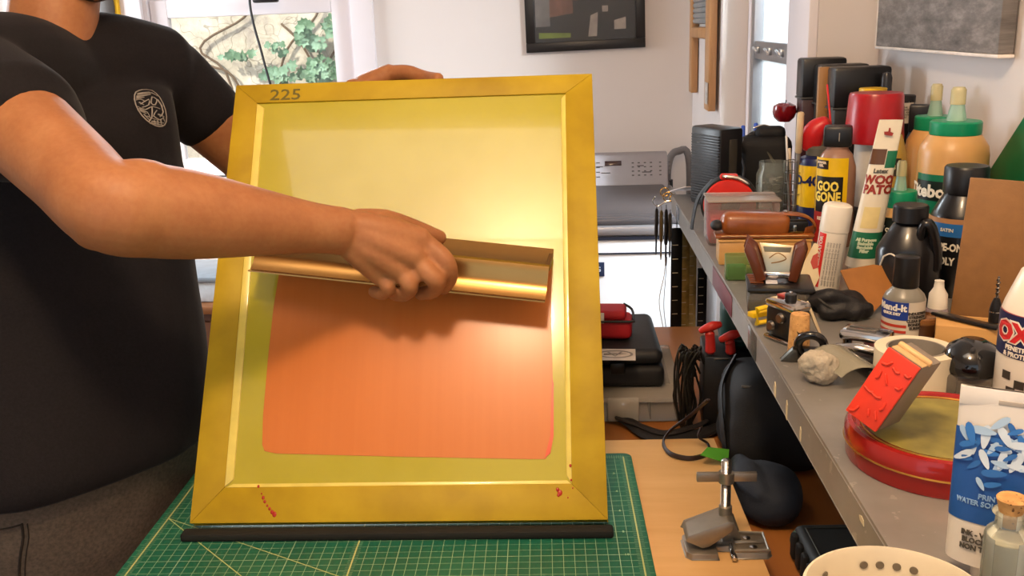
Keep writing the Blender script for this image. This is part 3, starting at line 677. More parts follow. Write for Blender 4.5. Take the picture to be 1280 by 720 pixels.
# trousers
b = B(); ring_tube(b, interp([(hip+V((-.03, 0, -.20)), .155, .115, None), (hip+V((-.020, 0, -.08)), .170, .132, None), (hip+V((0, 0, .015)), .178, .139, None), (hip+V((0, 0, .055)), .179, .140, None)]))
for s_ in (-1, 1):
    h_, k_, a_ = leg_pts(s_); b.tube([h_+V((0, 0, .02)), h_.lerp(k_, .35), k_, k_.lerp(a_, .4), a_+V((0, 0, -.03))], [.098, .095, .072, .068, .062], 20, 5)
def crease(amp, fr):
    def fn(me):
        ns = [v.normal.copy() for v in me.vertices]
        for v, m in zip(me.vertices, ns):
            n = noise.noise(v.co*fr)+.5*noise.noise(v.co*fr*2.3); v.co += m*amp*n
    return fn
pm = NT('trouser_cloth'); pm.color(pm.ramp(pm.noise(220, 3), [(.3, '#40382f'), (.7, '#574d42')])); pm.set(Roughness=.85); pm.bump(pm.noise(500, 2), .25, .001)
tr = remesh('trousers', b, .007, 2, pm.m, per, crease(.007, 9))
# t-shirt
b = B(); ring_tube(b, interp([(hip+V((0, 0, .016)), .187, .149, None), (hip+V((0, 0, .05)), .187, .150, None)]+[(c, a+.012, d+.012, n) for c, a, d, n in torso[2:]]))
core(b, .013, 2)
cuffR = shR.lerp(elR, .40); cuffL = shL.lerp(elL, .46)
b.tube([shR+V((-.01, 0, .0)), shR.lerp(elR, .25), cuffR], [.072, .072, .073], 24, 5); b.tube([shL, shL.lerp(elL, .35), cuffL], [.062, .060, .058], 24, 5)
def folds(me):
    ns = [v.normal.copy() for v in me.vertices]
    for v, m in zip(me.vertices, ns):
        c = v.co; lo = max(0, min(1, (1.25-c.z)/.25)); hi = 1-lo
        a = noise.noise(V((c.x*7, c.y*7, c.z*3.5)))
        q = (c-neck); s_ = sin(q.dot(LD)*14+q.z*26+2*noise.noise(c*5))
        d = .006*a+hi*.0065*max(0, s_)**2*(1 if q.dot(FD) > -.05 else .3)+lo*.004*noise.noise(V((c.x*12, c.y*12, c.z*5)))
        v.co += m*d
cl_ = NT('black_cotton'); cl_.color(cl_.ramp(cl_.noise(300, 3), [(.3, '#0e0b0d'), (.7, '#181417')])); cl_.set(Specular_IOR_Level=.2, Roughness=.85, Sheen_Weight=.06, Sheen_Roughness=.4); cl_.bump(cl_.noise(700, 2), .2, .0008)
shirt = remesh('t_shirt', b, .0055, 9, cl_.m, per, folds)
b = B(); cpts = []
for i in range(20):
    a = 2*pi*i/20; cpts.append(neck-PO+V((0, 0, -.036))+LD*(.066*cos(a))+FD*(.002+.070*sin(a))+V((0, 0, -.028*sin(a))))
b.tube(cpts, (.0045, .009), 10, 3, closed=True); obj('collar', b, cl_.m, per, 180)
# printed emblem on the chest: strokes laid onto the cloth
bv = BVHTree.FromPolygons([v.co for v in shirt.data.vertices], [p.vertices[:] for p in shirt.data.polygons])
def on_shirt(u, v):
    q = ray(u, v).normalized(); h = bv.ray_cast(CAM-PO, q)
    return (h[0]-q*.0012) if h[0] is not None else None
def strokes(name, lines_, r, mat, parent):
    b = B()
    for l_ in lines_:
        p_ = [on_shirt(*q) for q in l_]
        if any(x is None for x in p_): continue
        b.tube(p_, (r, r*.6), 6, 2)
    return obj(name, b, mat, parent, 180)
ov = [(178, 112), (190, 113), (200, 122), (207, 138), (208, 152), (203, 158), (194, 157), (183, 150), (173, 138), (168, 124), (170, 115), (178, 112)]
arts = [ov, [(172, 117), (186, 115), (197, 120)], [(171, 121), (184, 119)], [(170, 125), (176, 124), (182, 127)], [(176, 130), (186, 124), (186, 131), (178, 134)], [(190, 121), (196, 124), (194, 131), (189, 129), (190, 121)],
        [(172, 133), (182, 137), (190, 133), (200, 136)], [(176, 139), (184, 140), (188, 148)], [(190, 134), (190, 146), (186, 152)], [(196, 138), (192, 145), (200, 150)], [(200, 128), (204, 140), (200, 146)],
        [(184, 145), (196, 150), (204, 148)], [(193, 151), (194, 156)], [(197, 151), (198, 157)], [(201, 150), (202, 156)], [(204, 147), (206, 152)], [(180, 143), (188, 151)], [(174, 128), (180, 131)]]
strokes('chest_emblem', arts, .0010, M('#8c857d', .8), shirt)
solid = [[(172, 118), (190, 116)], [(171, 120.5), (188, 118)], [(170.5, 123), (180, 121.5)], [(174, 136), (182, 139)], [(175, 138), (183, 142)], [(198, 143), (205, 146)], [(190, 152), (205, 154)], [(188, 154), (203, 156.5)], [(197, 125), (203, 133)]]
strokes('chest_emblem_fill', solid, .0014, M('#837c74', .8), shirt)

# pocket seam on the trousers
bv = BVHTree.FromPolygons([v.co for v in tr.data.vertices], [p.vertices[:] for p in tr.data.polygons])
for nm, ln_, r in (('pocket_seam', [(27, 655), (29, 672), (26, 690), (24, 712), (25, 740)], .0024), ('pocket_seam', [(34, 655), (36, 672), (33, 690), (31, 712), (32, 740)], .0010), ('pocket_seam', [(0, 662), (12, 660), (26, 656)], .0016)):
    strokes(nm, [ln_], r, M('#221c17', .9), tr)
# ================================================================== STEEL SHELF
steel = NT('shelf_steel'); sf = steel.noise(8, 6, None, .6); sf2 = steel.noise(55, 4)
steel.color(steel.mix(steel.math('MULTIPLY', steel.math('GREATER_THAN', sf2, .66), .5), steel.ramp(sf, [(.3, '#75716c'), (.7, '#8d8984')]), '#a29c93')); steel.set(Roughness=.38, Metallic=.25); steel.bump(sf2, .06, .001)
XF0, XF1, XB = .193, .213, .594      # front edge at the far and near end, back edge
def xf(y): return XF1+(XF0-XF1)*(y+.2)/2.19
shf = thing('steel_shelf', 'long gray steel shelf along the right wall crowded with bottles and tools', 'shelf', (0, 0, SH))
b = B(); b.prism([(XF0, 1.99), (XF1, -.2), (XB, -.2), (XB, 1.99)], .003, None, .0008, -.003); obj('shelf_top', b, steel.m, shf)
b = B(); b.prism([(XF0-.0005, 1.99), (XF1-.0005, -.2), (XF1+.002, -.2), (XF0+.002, 1.99)], .0318, None, .0006, -.035); obj('front_lip', b, steel.m, shf)
b = B(); b.box(((XF0+XB)/2+.002, 1.989, -.019), (XB-XF0-.006, .002, .031)); obj('end_lip', b, steel.m, shf)
b = B(); b.box((xf(1.31)-.0012, 1.31, -.0185), (.0008, .17, .029), .0002, Matrix.Rotation(atan2(XF1-XF0, 2.19), 3, 'Z')); obj('maroon_tape', b, M('#6d2f3a', .5), shf)
for y, c in ((1.87, '#b7bac0'), (1.08, '#a9a8a4')):
    b = B(); b.box((xf(y)-.0012, y, -.0185), (.0008, .05, .030), .0002, Matrix.Rotation(atan2(XF1-XF0, 2.19), 3, 'Z')); obj('clear_tape', b, clear(c, .25, .1), shf)
for u, v, w_, h_ in ((969, 521, .010, .016), (983, 546, .007, .020), (1000, 563, .005, .014), (1076, 632, .012, .005)):
    q = PX(u, v, xf(.8)-.001); b = B(); b.prism([(-w_/2, -h_/2), (w_*.3, -h_*.45), (w_/2, h_*.1), (w_*.1, h_/2), (-w_*.4, h_*.3)], .0006, Matrix.Translation((xf(q.y)-.0014, q.y, max(-.026, min(-.010, q.z-SH))))@Matrix(((0, 0, 1, 0), (1, 0, 0, 0), (0, 1, 0, 0), (0, 0, 0, 1)))); obj('paint_chip', b, M('#d3c3a0', .6), shf)
for y in (.35, 1.96):
    b = B(); b.prism([(.575, -.003), (.27, -.003), (.27, -.012), (.575, -.20)], .004, Matrix.Translation((0, y, 0))@Matrix(((1, 0, 0, 0), (0, 0, 1, 0), (0, 1, 0, 0), (0, 0, 0, 1))), .0005); obj('bracket', b, M('#2b2a2a', .5), shf)
blk = M('#131214', .35, var=.1); blk2 = M('#1b191a', .6, var=.15); chrome = glossmetal('#c9c6c2', .15); dkm = glossmetal('#6e6a66', .35)
def item(name, label, cat, u, v, group=None, x=None, rz=None, z=None):
    b_ = S(u, v) if x is None else SU(u, x)
    if z is not None: b_.z = z
    o = thing(name, label, cat, b_+V((0, 0, .0004)), facing(b_) if rz is None else rz, group); return o, b_
def SY_v(u, y): return px(SY(u, y))[1]
def local(o, p): return Matrix.Rotation(-o.rotation_euler.z, 3, 'Z')@(V(p)-V(o.location))
# ------------------------------------------------ far end
o, p = item('router', 'black ribbed router box standing at the far end of the shelf', 'router', 894, 256, rz=R(28)); h = rise(p, 158)
b = B(); b.box((0, 0, h/2), (.052, .098, h), .006); obj('case', b, blk, o)
b = B()
for k in range(int(h/.0052)-4): b.box((-.0265, 0, .012+k*.0052), (.003, .088, .0028), .0006)
obj('rib', b, M('#232225', .5), o)
b = B(); b.box((.002, -.0495, h*.5), (.018, .002, h*.72), .0005); obj('front_strip', b, M('#37342e', .4), o)
text('maker_mark', 'ooo', .006, M('#77777a', .4), o, Matrix.Translation((-.0282, .02, h-.03))@Matrix.Rotation(R(-90), 4, 'Z')@FRONT)
lf = obj('leaflet', B().box((0, 0, 0), (.075, .11, .0015), 0, Matrix.Rotation(R(-14), 3, 'X')), M('#d9cfcf', .5)); lf.location = (.235, 1.97, SH+.016); lf.rotation_euler = (0, 0, .25)
tag(lf, 'white leaflet with a red patch lying on the far end of the shelf', 'leaflet')
b = B(); b.box((.012, .01, .0012), (.04, .05, .0008), 0); b.b.transform(Matrix.Rotation(R(-14), 4, 'X')); obj('red_patch', b, M('#c2303a', .5), lf)
# red tape reel
o, p = item('measuring_tape', 'red and black long measuring tape reel with chrome crank beside the router', 'measuring tape', 911, SY_v(911, 1.618)); r_ = rise(p, 219)/2
D = Matrix.Translation((0, 0, r_))@Matrix.Rotation(R(90), 4, 'X')
b = B(); b.lathe([(r_*.99, -.016), (r_, -.013), (r_, .011), (r_*.96, .014)], 48, M4=D); obj('case', b, blk2, o)
b = B(); b.lathe([(r_*.90, .0142), (r_*.90, .019), (r_*.86, .021), (.0, .021)], 48, M4=D); obj('face', b, M('#d5281a', .4), o)
b = B(); b.box((.002, -.022, r_*.98), (.030, .004, .024), .003, Matrix.Rotation(.1, 3, 'Y')); obj('hub', b, blk, o)
b = B(); b.box((-.002, -.012, 2*r_-.001), (.030, .014, .010), .004); obj('red_tab', b, M('#d5281a', .4), o)
b = B(); b.tube([(-.012, -.021, 2*r_+.001), (.012, -.021, 2*r_-.002), (.030, -.021, 2*r_-.012)], .0028, 8, 3); obj('crank', b, chrome, o)
b = B(); b.tube([(-r_*.6, .004, r_*1.8), (-r_*1.08, .0, r_*1.2), (-r_*1.25, -.004, r_*.5), (-r_*1.3, -.006, .004)], (.010, .0025), 8, 4); obj('strap', b, blk2, o)
# clear and pink plastic box
c0 = S(885, 309); o = thing('plastic_box', 'translucent plastic box with pink contents under the leather sheath', 'box', c0+V((.058, .045, .0004)), R(-2)); h = rise(c0, 259)+.004
b = B(); b.box((0, 0, h/2), (.112, .075, h), .004); obj('box_wall', b, clear('#d8cbc4', .2, .2), o)
b = B(); b.box((0, 0, h*.34), (.104, .067, h*.62), .003); obj('pink_contents', b, M('#d23c4c', .5), o)
b = B(); b.box((0, 0, h+.0022), (.114, .077, .004), .0015); obj('lid', b, clear('#c9bdb3', .5, .25), o)
# bamboo box with leather sheath on it
c0 = S(899, 333); WZ = .034; o = thing('bamboo_box', 'pale bamboo box on the shelf under the brown leather sheath', 'box', c0+V((.067, .0255, .0004)), R(-3)); bw = wood('#b98646', '#d3a564', 14, 0, .4)
b = B(); b.box((0, 0, WZ/2), (.132, .046, WZ), .002); obj('body', b, bw, o)
b = B(); b.box((0, 0, WZ+.002), (.134, .048, .0038), .001); obj('lid', b, bw, o)
lea = NT('leather'); lf_ = lea.noise(25, 5); lea.color(lea.ramp(lf_, [(.3, '#74390f'), (.7, '#9c561f')])); lea.set(Roughness=.35, Coat_Weight=.3); lea.bump(lea.noise(220, 3), .15, .0008); lea = lea.m
o = thing('knife_sheath', 'brown leather knife sheath lying across the bamboo box', 'sheath', c0+V((.066, .022, WZ+.0045)), R(-3)); 
b = B(); b.box((-.012, 0, .0195), (.100, .036, .036), .014, Matrix.Rotation(R(2), 3, 'Y'), 4); obj('pouch', b, lea, o)
b = B(); b.box((.0, -.001, .004), (.142, .038, .006), .0028); obj('base_leaf', b, lea, o)
b = B(); b.tube([(.028, .004, .034), (.055, .004, .031), (.070, .003, .022), (.073, .0, .010), (.058, -.006, .006)], (.014, .0026), 10, 5); obj('flap', b, lea, o)
b = B(); b.lathe([(.004, 0), (.0045, .0015), (.0025, .003), (0, .0034)], 14, off=(.032, .004, .0355)); obj('snap', b, chrome, o)
b = B(); b.box((.048, -.002, .017), (.030, .018, .016), .003); kn = obj('knife', b, blk, o)
b = B(); b.box((.043, -.0135, .015), (.005, .004, .010), .001); b.box((.057, -.0135, .014), (.010, .003, .012), .001) if False else None; obj('bolster', b, chrome, kn)
b = B(); b.ball((-.067, 0, .018), (.010, .014, .008), 14); obj('end_cap', b, blk2, o)
for k in range(15):
    pass
b = B(); b.tube([(-.062, -.0205, .0055)]+[(-.062+.0088*k, -.0205, .0055+.0004*(k % 2)) for k in range(1, 15)], .0006, 5, 1); obj('stitching', b, M('#d9b27a', .6), o)
# small green tinted box
c0 = S(909, 352); o = thing('green_box', 'small green tinted clear box in front of the bamboo box', 'box', c0+V((.032, .014, .0004)), R(-4))
b = B(); b.box((0, 0, .017), (.066, .026, .034), .002); obj('box_wall', b, clear('#7ea860', .3, .15), o)
b = B(); b.box((-.018, 0, .010), (.024, .020, .018), .001); b2 = B(); b2.box((.014, 0, .009), (.034, .02, .016), .001); obj('filling', b, M('#5f8f3d', .5), o); obj('filling', b2, M('#b88a55', .6, var=.3), o)
# dark case with copper slotted lid
c0 = S(944, 397); ang = R(-8); o = thing('tin_case', 'smoky clear case with a black lid and copper strips under the staple remover', 'case', c0+V((.034, .033, .0004)), ang); CH = .036
b = B(); b.box((0, 0, CH*.42), (.076, .070, CH*.84), .005); obj('body', b, clear('#6b6355', .55, .15), o)
b = B(); b.box((0, 0, CH*.92), (.080, .074, CH*.2), .004); ld = obj('lid', b, blk, o)
for k in range(5):
    b = B(); b.box((-.030+.0006*k, .020-.0085*k, CH*1.02+.001), (.016, .0042, .0016), .0004); obj('copper_strip', b, glossmetal('#a55c32', .3), ld)
b = B(); b.box((-.010, -.004, CH*1.02+.0008), (.014, .030, .001), .0003); obj('paper_label', b, M('#c9c7cc', .5), ld)
lidz = CH*1.03+.0014
# staple remover
o = thing('staple_remover', 'staple remover with brown grips and steel jaws on the smoky case', 'staple remover', c0+V((.031, .030, lidz)), R(-14)); o.scale = (1.22, 1.22, 1.22); br = M('#5c2d16', .3, var=.15)
def plate(b, poly, th, M4): b.prism(poly, th, M4, .0008)
T1 = Matrix.Translation((-.016, 0, .0))@Matrix.Rotation(R(-22), 4, 'Y')@Matrix.Rotation(R(90), 4, 'X')
b = B(); b.prism([(-.004, 0), (.006, .0), (.007, .034), (.002, .044), (-.004, .036)], .020, T1, .0016, -.010); obj('grip', b, br, o)
T2 = Matrix.Translation((.014, .004, .0))@Matrix.Rotation(R(12), 4, 'Y')@Matrix.Rotation(R(90), 4, 'X')
b = B(); b.prism([(-.004, 0), (.005, .0), (.006, .032), (.002, .040), (-.005, .034)], .018, T2, .0016, -.009); obj('grip', b, br, o)
b = B(); b.prism([(-.011, .006), (.010, .004), (.013, .036), (-.020, .038)], .0012, front(.001, -.004, .0)@Matrix.Rotation(R(-18), 4, 'X'), .0003); pj = obj('jaw', b, glossmetal('#b9ad92', .35), o)
b = B(); b.prism([(-.010, .006), (.009, .006), (.011, .034), (-.016, .034)], .0012, front(.001, .010, .0)@Matrix.Rotation(R(10), 4, 'X'), .0003); obj('jaw', b, glossmetal('#b9ad92', .35), o)
b = B(); b.tube([(-.008, -.0135, .026), (.0, -.0125, .031), (.008, -.013, .026), (.002, -.011, .022), (-.006, -.010, .020)], .0006, 6, 4); obj('engraving', b, M('#8a6a3e', .5), pj)
b = B(); b.tube([(-.016, 0, .006), (.018, 0, .006)], .004, 12, 1); obj('hinge_pin', b, chrome, o)
# card with red heart on a black clip stand
o, p = item('playing_card', 'cream card with a red shape leaning behind the staple remover', 'card', 1004, 366)
K = Matrix.Translation((-.002, 0, .004))@Matrix.Rotation(R(24), 4, 'Y')@Matrix.Rotation(R(-12), 4, 'X')@FRONT
b = B(); b.prism(rounded(.026, .060, .002, 3, 0, .032), .0005, K); obj('card_face', b, M('#dccca6', .5), o)
b = B(); b.prism([(-.007, .046), (-.001, .055), (.004, .052), (.009, .044), (.007, .036), (.001, .030), (-.006, .037)], .0003, K@Matrix.Translation((0, 0, .0006))); obj('red_shape', b, M('#b5473c', .5), o)
o, p = item('clip_stand', 'small black clip stand with a steel edge behind the cream card', 'stand', 1016, 356)
b = B(); b.prism([(-.006, 0), (.012, 0), (.022, .050), (.010, .052)], .004, front(0, .003, 0), .0006); obj('panel', b, blk, o)
b = B(); b.tube([(.013, -.001, .001), (.023, -.001, .049)], .0009, 6, 1); obj('steel_edge', b, chrome, o)
b = B(); b.box((.004, .006, .003), (.03, .02, .006), .001); obj('foot', b, blk2, o)
# ------------------------------------------------ black boxes at the wall
mar = M('#3a161c', .4)
for k, (u, x, vt, wpx, lab) in enumerate(((1019, 1.945, 72, 52, 'black lidded file box nearest the window, farthest of three at the wall'), (1043, 1.885, 80, 58, 'black lidded file box in the middle of three at the wall'), (1064, 1.79, 83, 67, 'black lidded file box with rounded lid, nearest of three at the wall'))):
    p = SY(u, x); h = rise(p, vt); wd = wid(p, wpx); o = thing('file_box', lab, 'box', p+V((0, 0, .0004)), 0, 'black file boxes')
    b = B(); b.box((0, 0, h*.36), (wd*.94, .05, h*.72), .003); obj('body', b, (mar, blk2, blk)[k], o)
    b = B(); b.box((0, 0, h*.86), (wd, .054, h*.28), .006); obj('lid', b, blk, o)
    b = B(); b.box((0, 0, h*.72), (wd*1.02, .056, .004), .001); obj('rim', b, M('#3a3836', .4), o)
p = SY(1023, 1.838); h = rise(p, 84); o = obj('wood_strip', B().box((0, 0, h/2), (.024, .012, h), .001), wood('#9c6c3a', '#b98a52', 14, 2)); o.location = p+V((0, 0, .0004)); tag(o, 'upright brown wood strip between the black file boxes', 'wood strip')
p = SY(1081, 1.70); h = rise(p, 110); o = thing('yellow_jar', 'jar with a yellow lid behind the red lidded tub', 'jar', p+V((0, 0, .0004)), 0); rr = wid(p, 32)/2
b = B(); b.lathe([(rr*.9, 0), (rr*.92, h*.2), (rr*.9, h-.014)], 24); obj('body', b, M('#433c33', .4), o); b = B(); b.lathe([(rr, h-.0138), (rr, h-.001), (rr*.95, h)], 24); obj('lid', b, M('#e0b324', .4), o)
p = SY(1097, 1.745); h = rise(p, 90); o = thing('marker_pen', 'thick black marker standing behind the yellow lidded jar', 'marker', p+V((0, 0, .0004)), 0)
b = B(); b.lathe([(.008, 0), (.009, .01), (.009, h*.6)], 16); obj('barrel', b, blk2, o); b = B(); b.lathe([(.0095, h*.6), (.0095, h-.01), (.007, h-.002), (0, h)], 16); obj('cap', b, M('#2b2a2e', .3), o)
# white tub with red lid
p = SU(1084, .466); kb = .052; o = obj('cardboard_box', B().box((0, 0, kb/2), (.082, .078, kb), .002), M('#1d1a18', .6)); o.location = p+V((0, 0, .0004)); o.rotation_euler = (0, 0, facing(p)); tag(o, 'low black cardboard box under the white tub with the red lid', 'box'); p.z += kb+.0006; h = rise(p, 116); rr = wid(p, 44)/2; hm = rise(p, 178); o = thing('lidded_tub', 'white tub with a tall red lid behind the wood filler tube', 'tub', p+V((0, 0, .0004)), facing(p))
b = B(); b.lathe([(rr*.96, 0), (rr, .004), (rr, hm)], 36); obj('tub_body', b, M('#c9c2b6', .4), o)
ru = wid(p, 70)/2
b = B(); b.lathe([(ru*.98, hm+.0005), (ru*1.0, hm+.005), (ru*.9, h-.004), (ru*.86, h), (0, h)], 40); obj('red_lid', b, M('#a3141c', .3), o)
b = B(); b.tube([(-rr*.2, -ru*1.02, hm-.05), (-rr*.2, -ru*1.02, .01)], .0012, 6, 1) if False else None
# ------------------------------------------------ jar, brush cup, bag, red apple
p = S(965, 262); h = rise(p, 202); rr = wid(p, 41)/2; o = thing('glass_jar', 'clear glass jar of metal bits beside the red measuring tape', 'jar', p+V((0, 0, .0004)), 0)
b = B(); b.lathe([(rr*.9, 0), (rr, .006), (rr, h*.74), (rr*.86, h*.86), (rr*.86, h), (rr*.80, h), (rr*.80, h*.86), (rr*.94, h*.73), (rr*.94, .008), (0, .004)], 36); obj('glass', b, clear('#dfe6e2', .12, .04), o)
random.seed(3)
for k in range(24):
    a = random.uniform(0, 6.28); q = random.uniform(0, rr*.72); T = Matrix.Translation((q*cos(a), q*sin(a), .010+k*.0022))@Matrix.Rotation(random.uniform(-1, 1), 4, 'X')@Matrix.Rotation(random.uniform(0, 3), 4, 'Z')
    b = B(); b.lathe([(.008, -.0012), (.0085, 0), (.008, .0012)], 12, M4=T); c = obj('metal_bit', b, glossmetal(random.choice(['#8a8074', '#5d5348', '#a39a8c']), .35), o)
p = S(990, 284); h = rise(p, 200); rr = wid(p, 22)/2; o = thing('wire_cup', 'dark wire cup holding brushes beside the yellow spray can', 'cup', p+V((0, 0, .0004)), 0)
b = B(); b.lathe([(rr, 0), (rr, .0015), (0, .0015)], 24); obj('base', b, dkm, o)
for k in range(7): b = B(); zz = .004+(h-.006)*k/6; b.tube([(rr*cos(a), rr*sin(a), zz) for a in [2*pi*i/16 for i in range(16)]], .0007, 6, 1, closed=True); obj('hoop', b, dkm, o)
for k in range(12):
    a = 2*pi*k/12; b = B(); b.tube([(rr*cos(a), rr*sin(a), .001), (rr*cos(a), rr*sin(a), h)], .0006, 6, 1); obj('wire', b, dkm, o)
def pen(name, label, cat, a, t_, r, cols, group=None):   # a = foot, t_ = tip in room coordinates
    o = thing(name, label, cat, a, 0, group); d = V(t_)-V(a); n = len(cols)
    for k, (c, part) in enumerate(cols):
        b = B(); b.tube([d*(k/n), d*((k+.999)/n)], r*(1-.12*k) if part != 'bristle' else r*1.4, 10, 1); obj(part, b, M(c, .5), o)
zc = p.z+.003
pen('pencil', 'copper brown pencil with a pale end standing in the wire cup', 'pencil', (p.x-.004, p.y, zc), PD(987, 186, px(p)[2]-.005), .0035, [('#8f4a28', 'shaft'), ('#a3572f', 'shaft'), ('#c9b79a', 'tip')])
pen('paintbrush', 'gray handled paintbrush with a cream tip in the wire cup', 'brush', (p.x+.004, p.y+.003, zc), PD(1001, 142, px(p)[2]-.062), .0042, [('#6a6660', 'handle'), ('#6a6660', 'handle'), ('#c8b08c', 'bristle')])
pen('paint_knife', 'thin steel tool with a white end in the wire cup', 'tool', (p.x-.004, p.y-.004, zc), PD(983, 170, px(p)[2]-.01), .0024, [('#4c4a4a', 'shaft'), ('#77736e', 'shaft'), ('#d8d2c8', 'tip')])
# soft black bag with strap
p = SY(953, 1.93); o = thing('camera_bag', 'black padded bag with a gray strap below the right window', 'bag', p+V((0, 0, .0004)), facing(p)); h = rise(p, 158); wd = wid(p, 66)
b = B(); b.box((0, 0, h*.44), (wd, .06, h*.88), .022, None, 4); b.box((wd*.1, .004, h*.90), (wd*.55, .04, h*.2), .012, None, 3); bag = remesh('bag_body', B(), .01, 1, blk2, o) if False else obj('bag_body', b, M('#0f0e10', .7, bump=.3, bscale=400), o)
b = B(); q = [PD(926, 238, px(p)[2]-.05), PD(930, 210, px(p)[2]-.05), PD(924, 188, px(p)[2]-.045), PD(934, 172, px(p)[2]-.03), PD(945, 166, px(p)[2]-.02)]
b.tube([local(o, x) for x in q], (.007, .002), 8, 5); obj('strap', b, M('#55565c', .6), o)
b = B(); q = [PD(968, 205, px(p)[2]-.06), PD(958, 185, px(p)[2]-.05), PD(952, 170, px(p)[2]-.035), PD(966, 160, px(p)[2]-.03)]; b.tube([local(o, x) for x in q], (.004, .0015), 8, 5); obj('strap', b, M('#4c4a3e', .6), o)
b = B(); q = [PD(942, 160, px(p)[2]-.035), PD(955, 156, px(p)[2]-.035), PD(965, 160, px(p)[2]-.035)]; b.tube([local(o, x) for x in q], .0018, 8, 4); obj('buckle', b, chrome, o)
for u, v0, v1, lab in ((928, 206, 158, 'blue pen with a tapered end left of the black bag'), (944, 200, 155, 'blue pen standing just behind the gray strap')):
    dd = px(p)[2]-.02; a_ = PD(u, v0+34, dd); a_.z = SH+.0005; pen('pen', lab, 'pen', a_, PD(u+1, v1, dd), .0055, [('#2547a8', 'barrel'), ('#2547a8', 'barrel'), ('#2f58c4', 'cap')])
p2 = PD(980, 152, px(p)[2]+.0); o = thing('red_ball', 'glossy dark red apple shaped ornament on top of the black bag', 'ornament', p2, 0)
b = B(); b.lathe([(0, .004), (.012, .0), (.020, .008), (.024, .020), (.022, .032), (.012, .037), (0, .033)], 28); obj('apple', b, M('#7d0f18', .15, coat=.6), o); b = B(); b.tube([(0, 0, .033), (.003, 0, .042)], .0012, 6, 2); obj('stem', b, blk2, o)
# ------------------------------------------------ bottles against the wall
def bottle_prof(r, h, sh=.72, neck=.45, base=.004):
    return [(r*.92, 0), (r, base), (r, h*sh), (r*.94, h*(sh+.07)), (r*.78, h*(sh+.13)), (r*neck, h*(sh+.17)), (r*neck, h)]
p = SU(1117, .555); h = rise(p, 119); rr = wid(p, 30)/2; o = thing('ink_jar', 'black lidded jar with a white printed label behind the red tub', 'jar', p+V((0, 0, .0004)), facing(p))
b = B(); b.lathe([(rr*.96, 0), (rr, .004), (rr, h-.012)], 28); obj('body', b, blk, o); b = B(); b.lathe([(rr*1.02, h-.0118), (rr*1.02, h-.001), (rr*.96, h)], 28); obj('lid', b, blk2, o)
z1 = rise(p, 126); z0 = rise(p, 153); lb = obj('label', band(rr+.0003, z0, z1, -2.6, -.5), M('#c8bcae', .5), o)
text('label_text', 'RELIEF INK\nWATER BASED\nFOR BLOCK AND\nPAPER PRINTS\nNET 8 OZ', .0042, blk, lb, None, rr+.0004, z=(z0+z1)/2)
p = SU(1140, .57); h = rise(p, 131); rr = wid(p, 27)/2; o = thing('ink_bottle', 'matte black bottle with square cap behind the glue bottles', 'bottle', p+V((0, 0, .0004)), facing(p))
hc = rise(p, 165); b = B(); b.lathe([(rr*.95, 0), (rr*1.05, .004), (rr*1.05, hc-.01), (rr*.9, hc)], 24); obj('body', b, blk2, o); b = B(); b.box((0, 0, (h+hc)/2), (rr*1.9, rr*1.8, h-hc), .003); obj('cap', b, blk, o)
# carpenter's glue bottles
tan = M('#c99a5e', .35, var=.05, spec=.5, sss=.1); grn = M('#0f8a5f', .35); noz = clear('#bfe3cf', .45, .15)
def glue(name, label, u, x, v_cap0, v_cap1, v_top, wpx, lab=True):
    p = SU(u, x); rr = wid(p, wpx)/2; z0, z1, z2 = rise(p, v_cap1), rise(p, v_cap0), rise(p, v_top)
    o = thing(name, label, 'glue bottle', p+V((0, 0, .0004)), facing(p), 'wood glue bottles'); 
    b = B(); b.lathe([(rr*.93, 0), (rr, .005), (rr, z0-.028), (rr*.96, z0-.016), (rr*.82, z0-.006), (rr*.74, z0)], 40); bd = obj('body', b, tan, o)
    cr = rr*.72; b = B(); b.lathe([(cr, z0+.0003), (cr*1.02, z0+.002), (cr*1.02, z1-.002), (cr*.97, z1), (cr*.3, z1)], 40); obj('cap', b, grn, o)
    n1 = z1+(z2-z1)*.48; b = B(); b.lathe([(cr*.40, z1+.0003), (cr*.36, z1+(n1-z1)*.3), (cr*.27, n1)], 20); obj('nozzle', b, noz, o)
    b = B(); b.lathe([(cr*.30, n1+.0003), (cr*.30, z2-.004), (cr*.22, z2)], 20); obj('nozzle_cap', b, clear('#e2d9a8', .5, .2), o)
    return o, p, rr, z0
glue('glue_bottle', 'tan wood glue bottle with green cap, rear one of the two tall bottles', 1156, .548, 145, 162, 105, 62)
o, p, rr, z0 = glue('glue_bottle', 'tan wood glue bottle with a green and black label, front one of the two tall', 1180, .526, 151, 168, 109, 80)
za, zb = rise(p, 214), max(.006, rise(p, 330))
lb = obj('label', band(rr+.0004, zb, za, -2.75, -.35), M('#0d6b4c', .35), o)
obj('label_band', band(rr+.0007, rise(p, 246), rise(p, 222), -2.75, -.35), M('#101a16', .35), lb)
text('lettering', 'Titebond', .024, M('#e9e3d4', .4), lb, None, rr+.0010, -pi/2-.55, rise(p, 235), bold=.0009)
text('lettering', 'III  ULTIMATE\nWOOD GLUE', .012, M('#e9e3d4', .4), lb, None, rr+.0008, -pi/2, rise(p, 272), bold=.0003)
o, p, rr, z0 = glue('glue_bottle', 'small tan glue bottle with a green cap beside the wood filler tube', 1118, .444, 238, 258, 201, 54)
lb = obj('label', band(rr+.0004, rise(p, 320), rise(p, 268), -2.6, -.5), M('#17201c', .35), o); text('lettering', 'Wood Glue', .012, M('#dad4c4', .4), lb, None, rr+.0008, -pi/2, rise(p, 282), bold=.0003)
p = SU(1110, .475); h = rise(p, 168); rr = wid(p, 34)/2; o = thing('amber_bottle', 'rounded amber bottle with a small round label behind the glue bottles', 'bottle', p+V((0, 0, .0004)), facing(p))
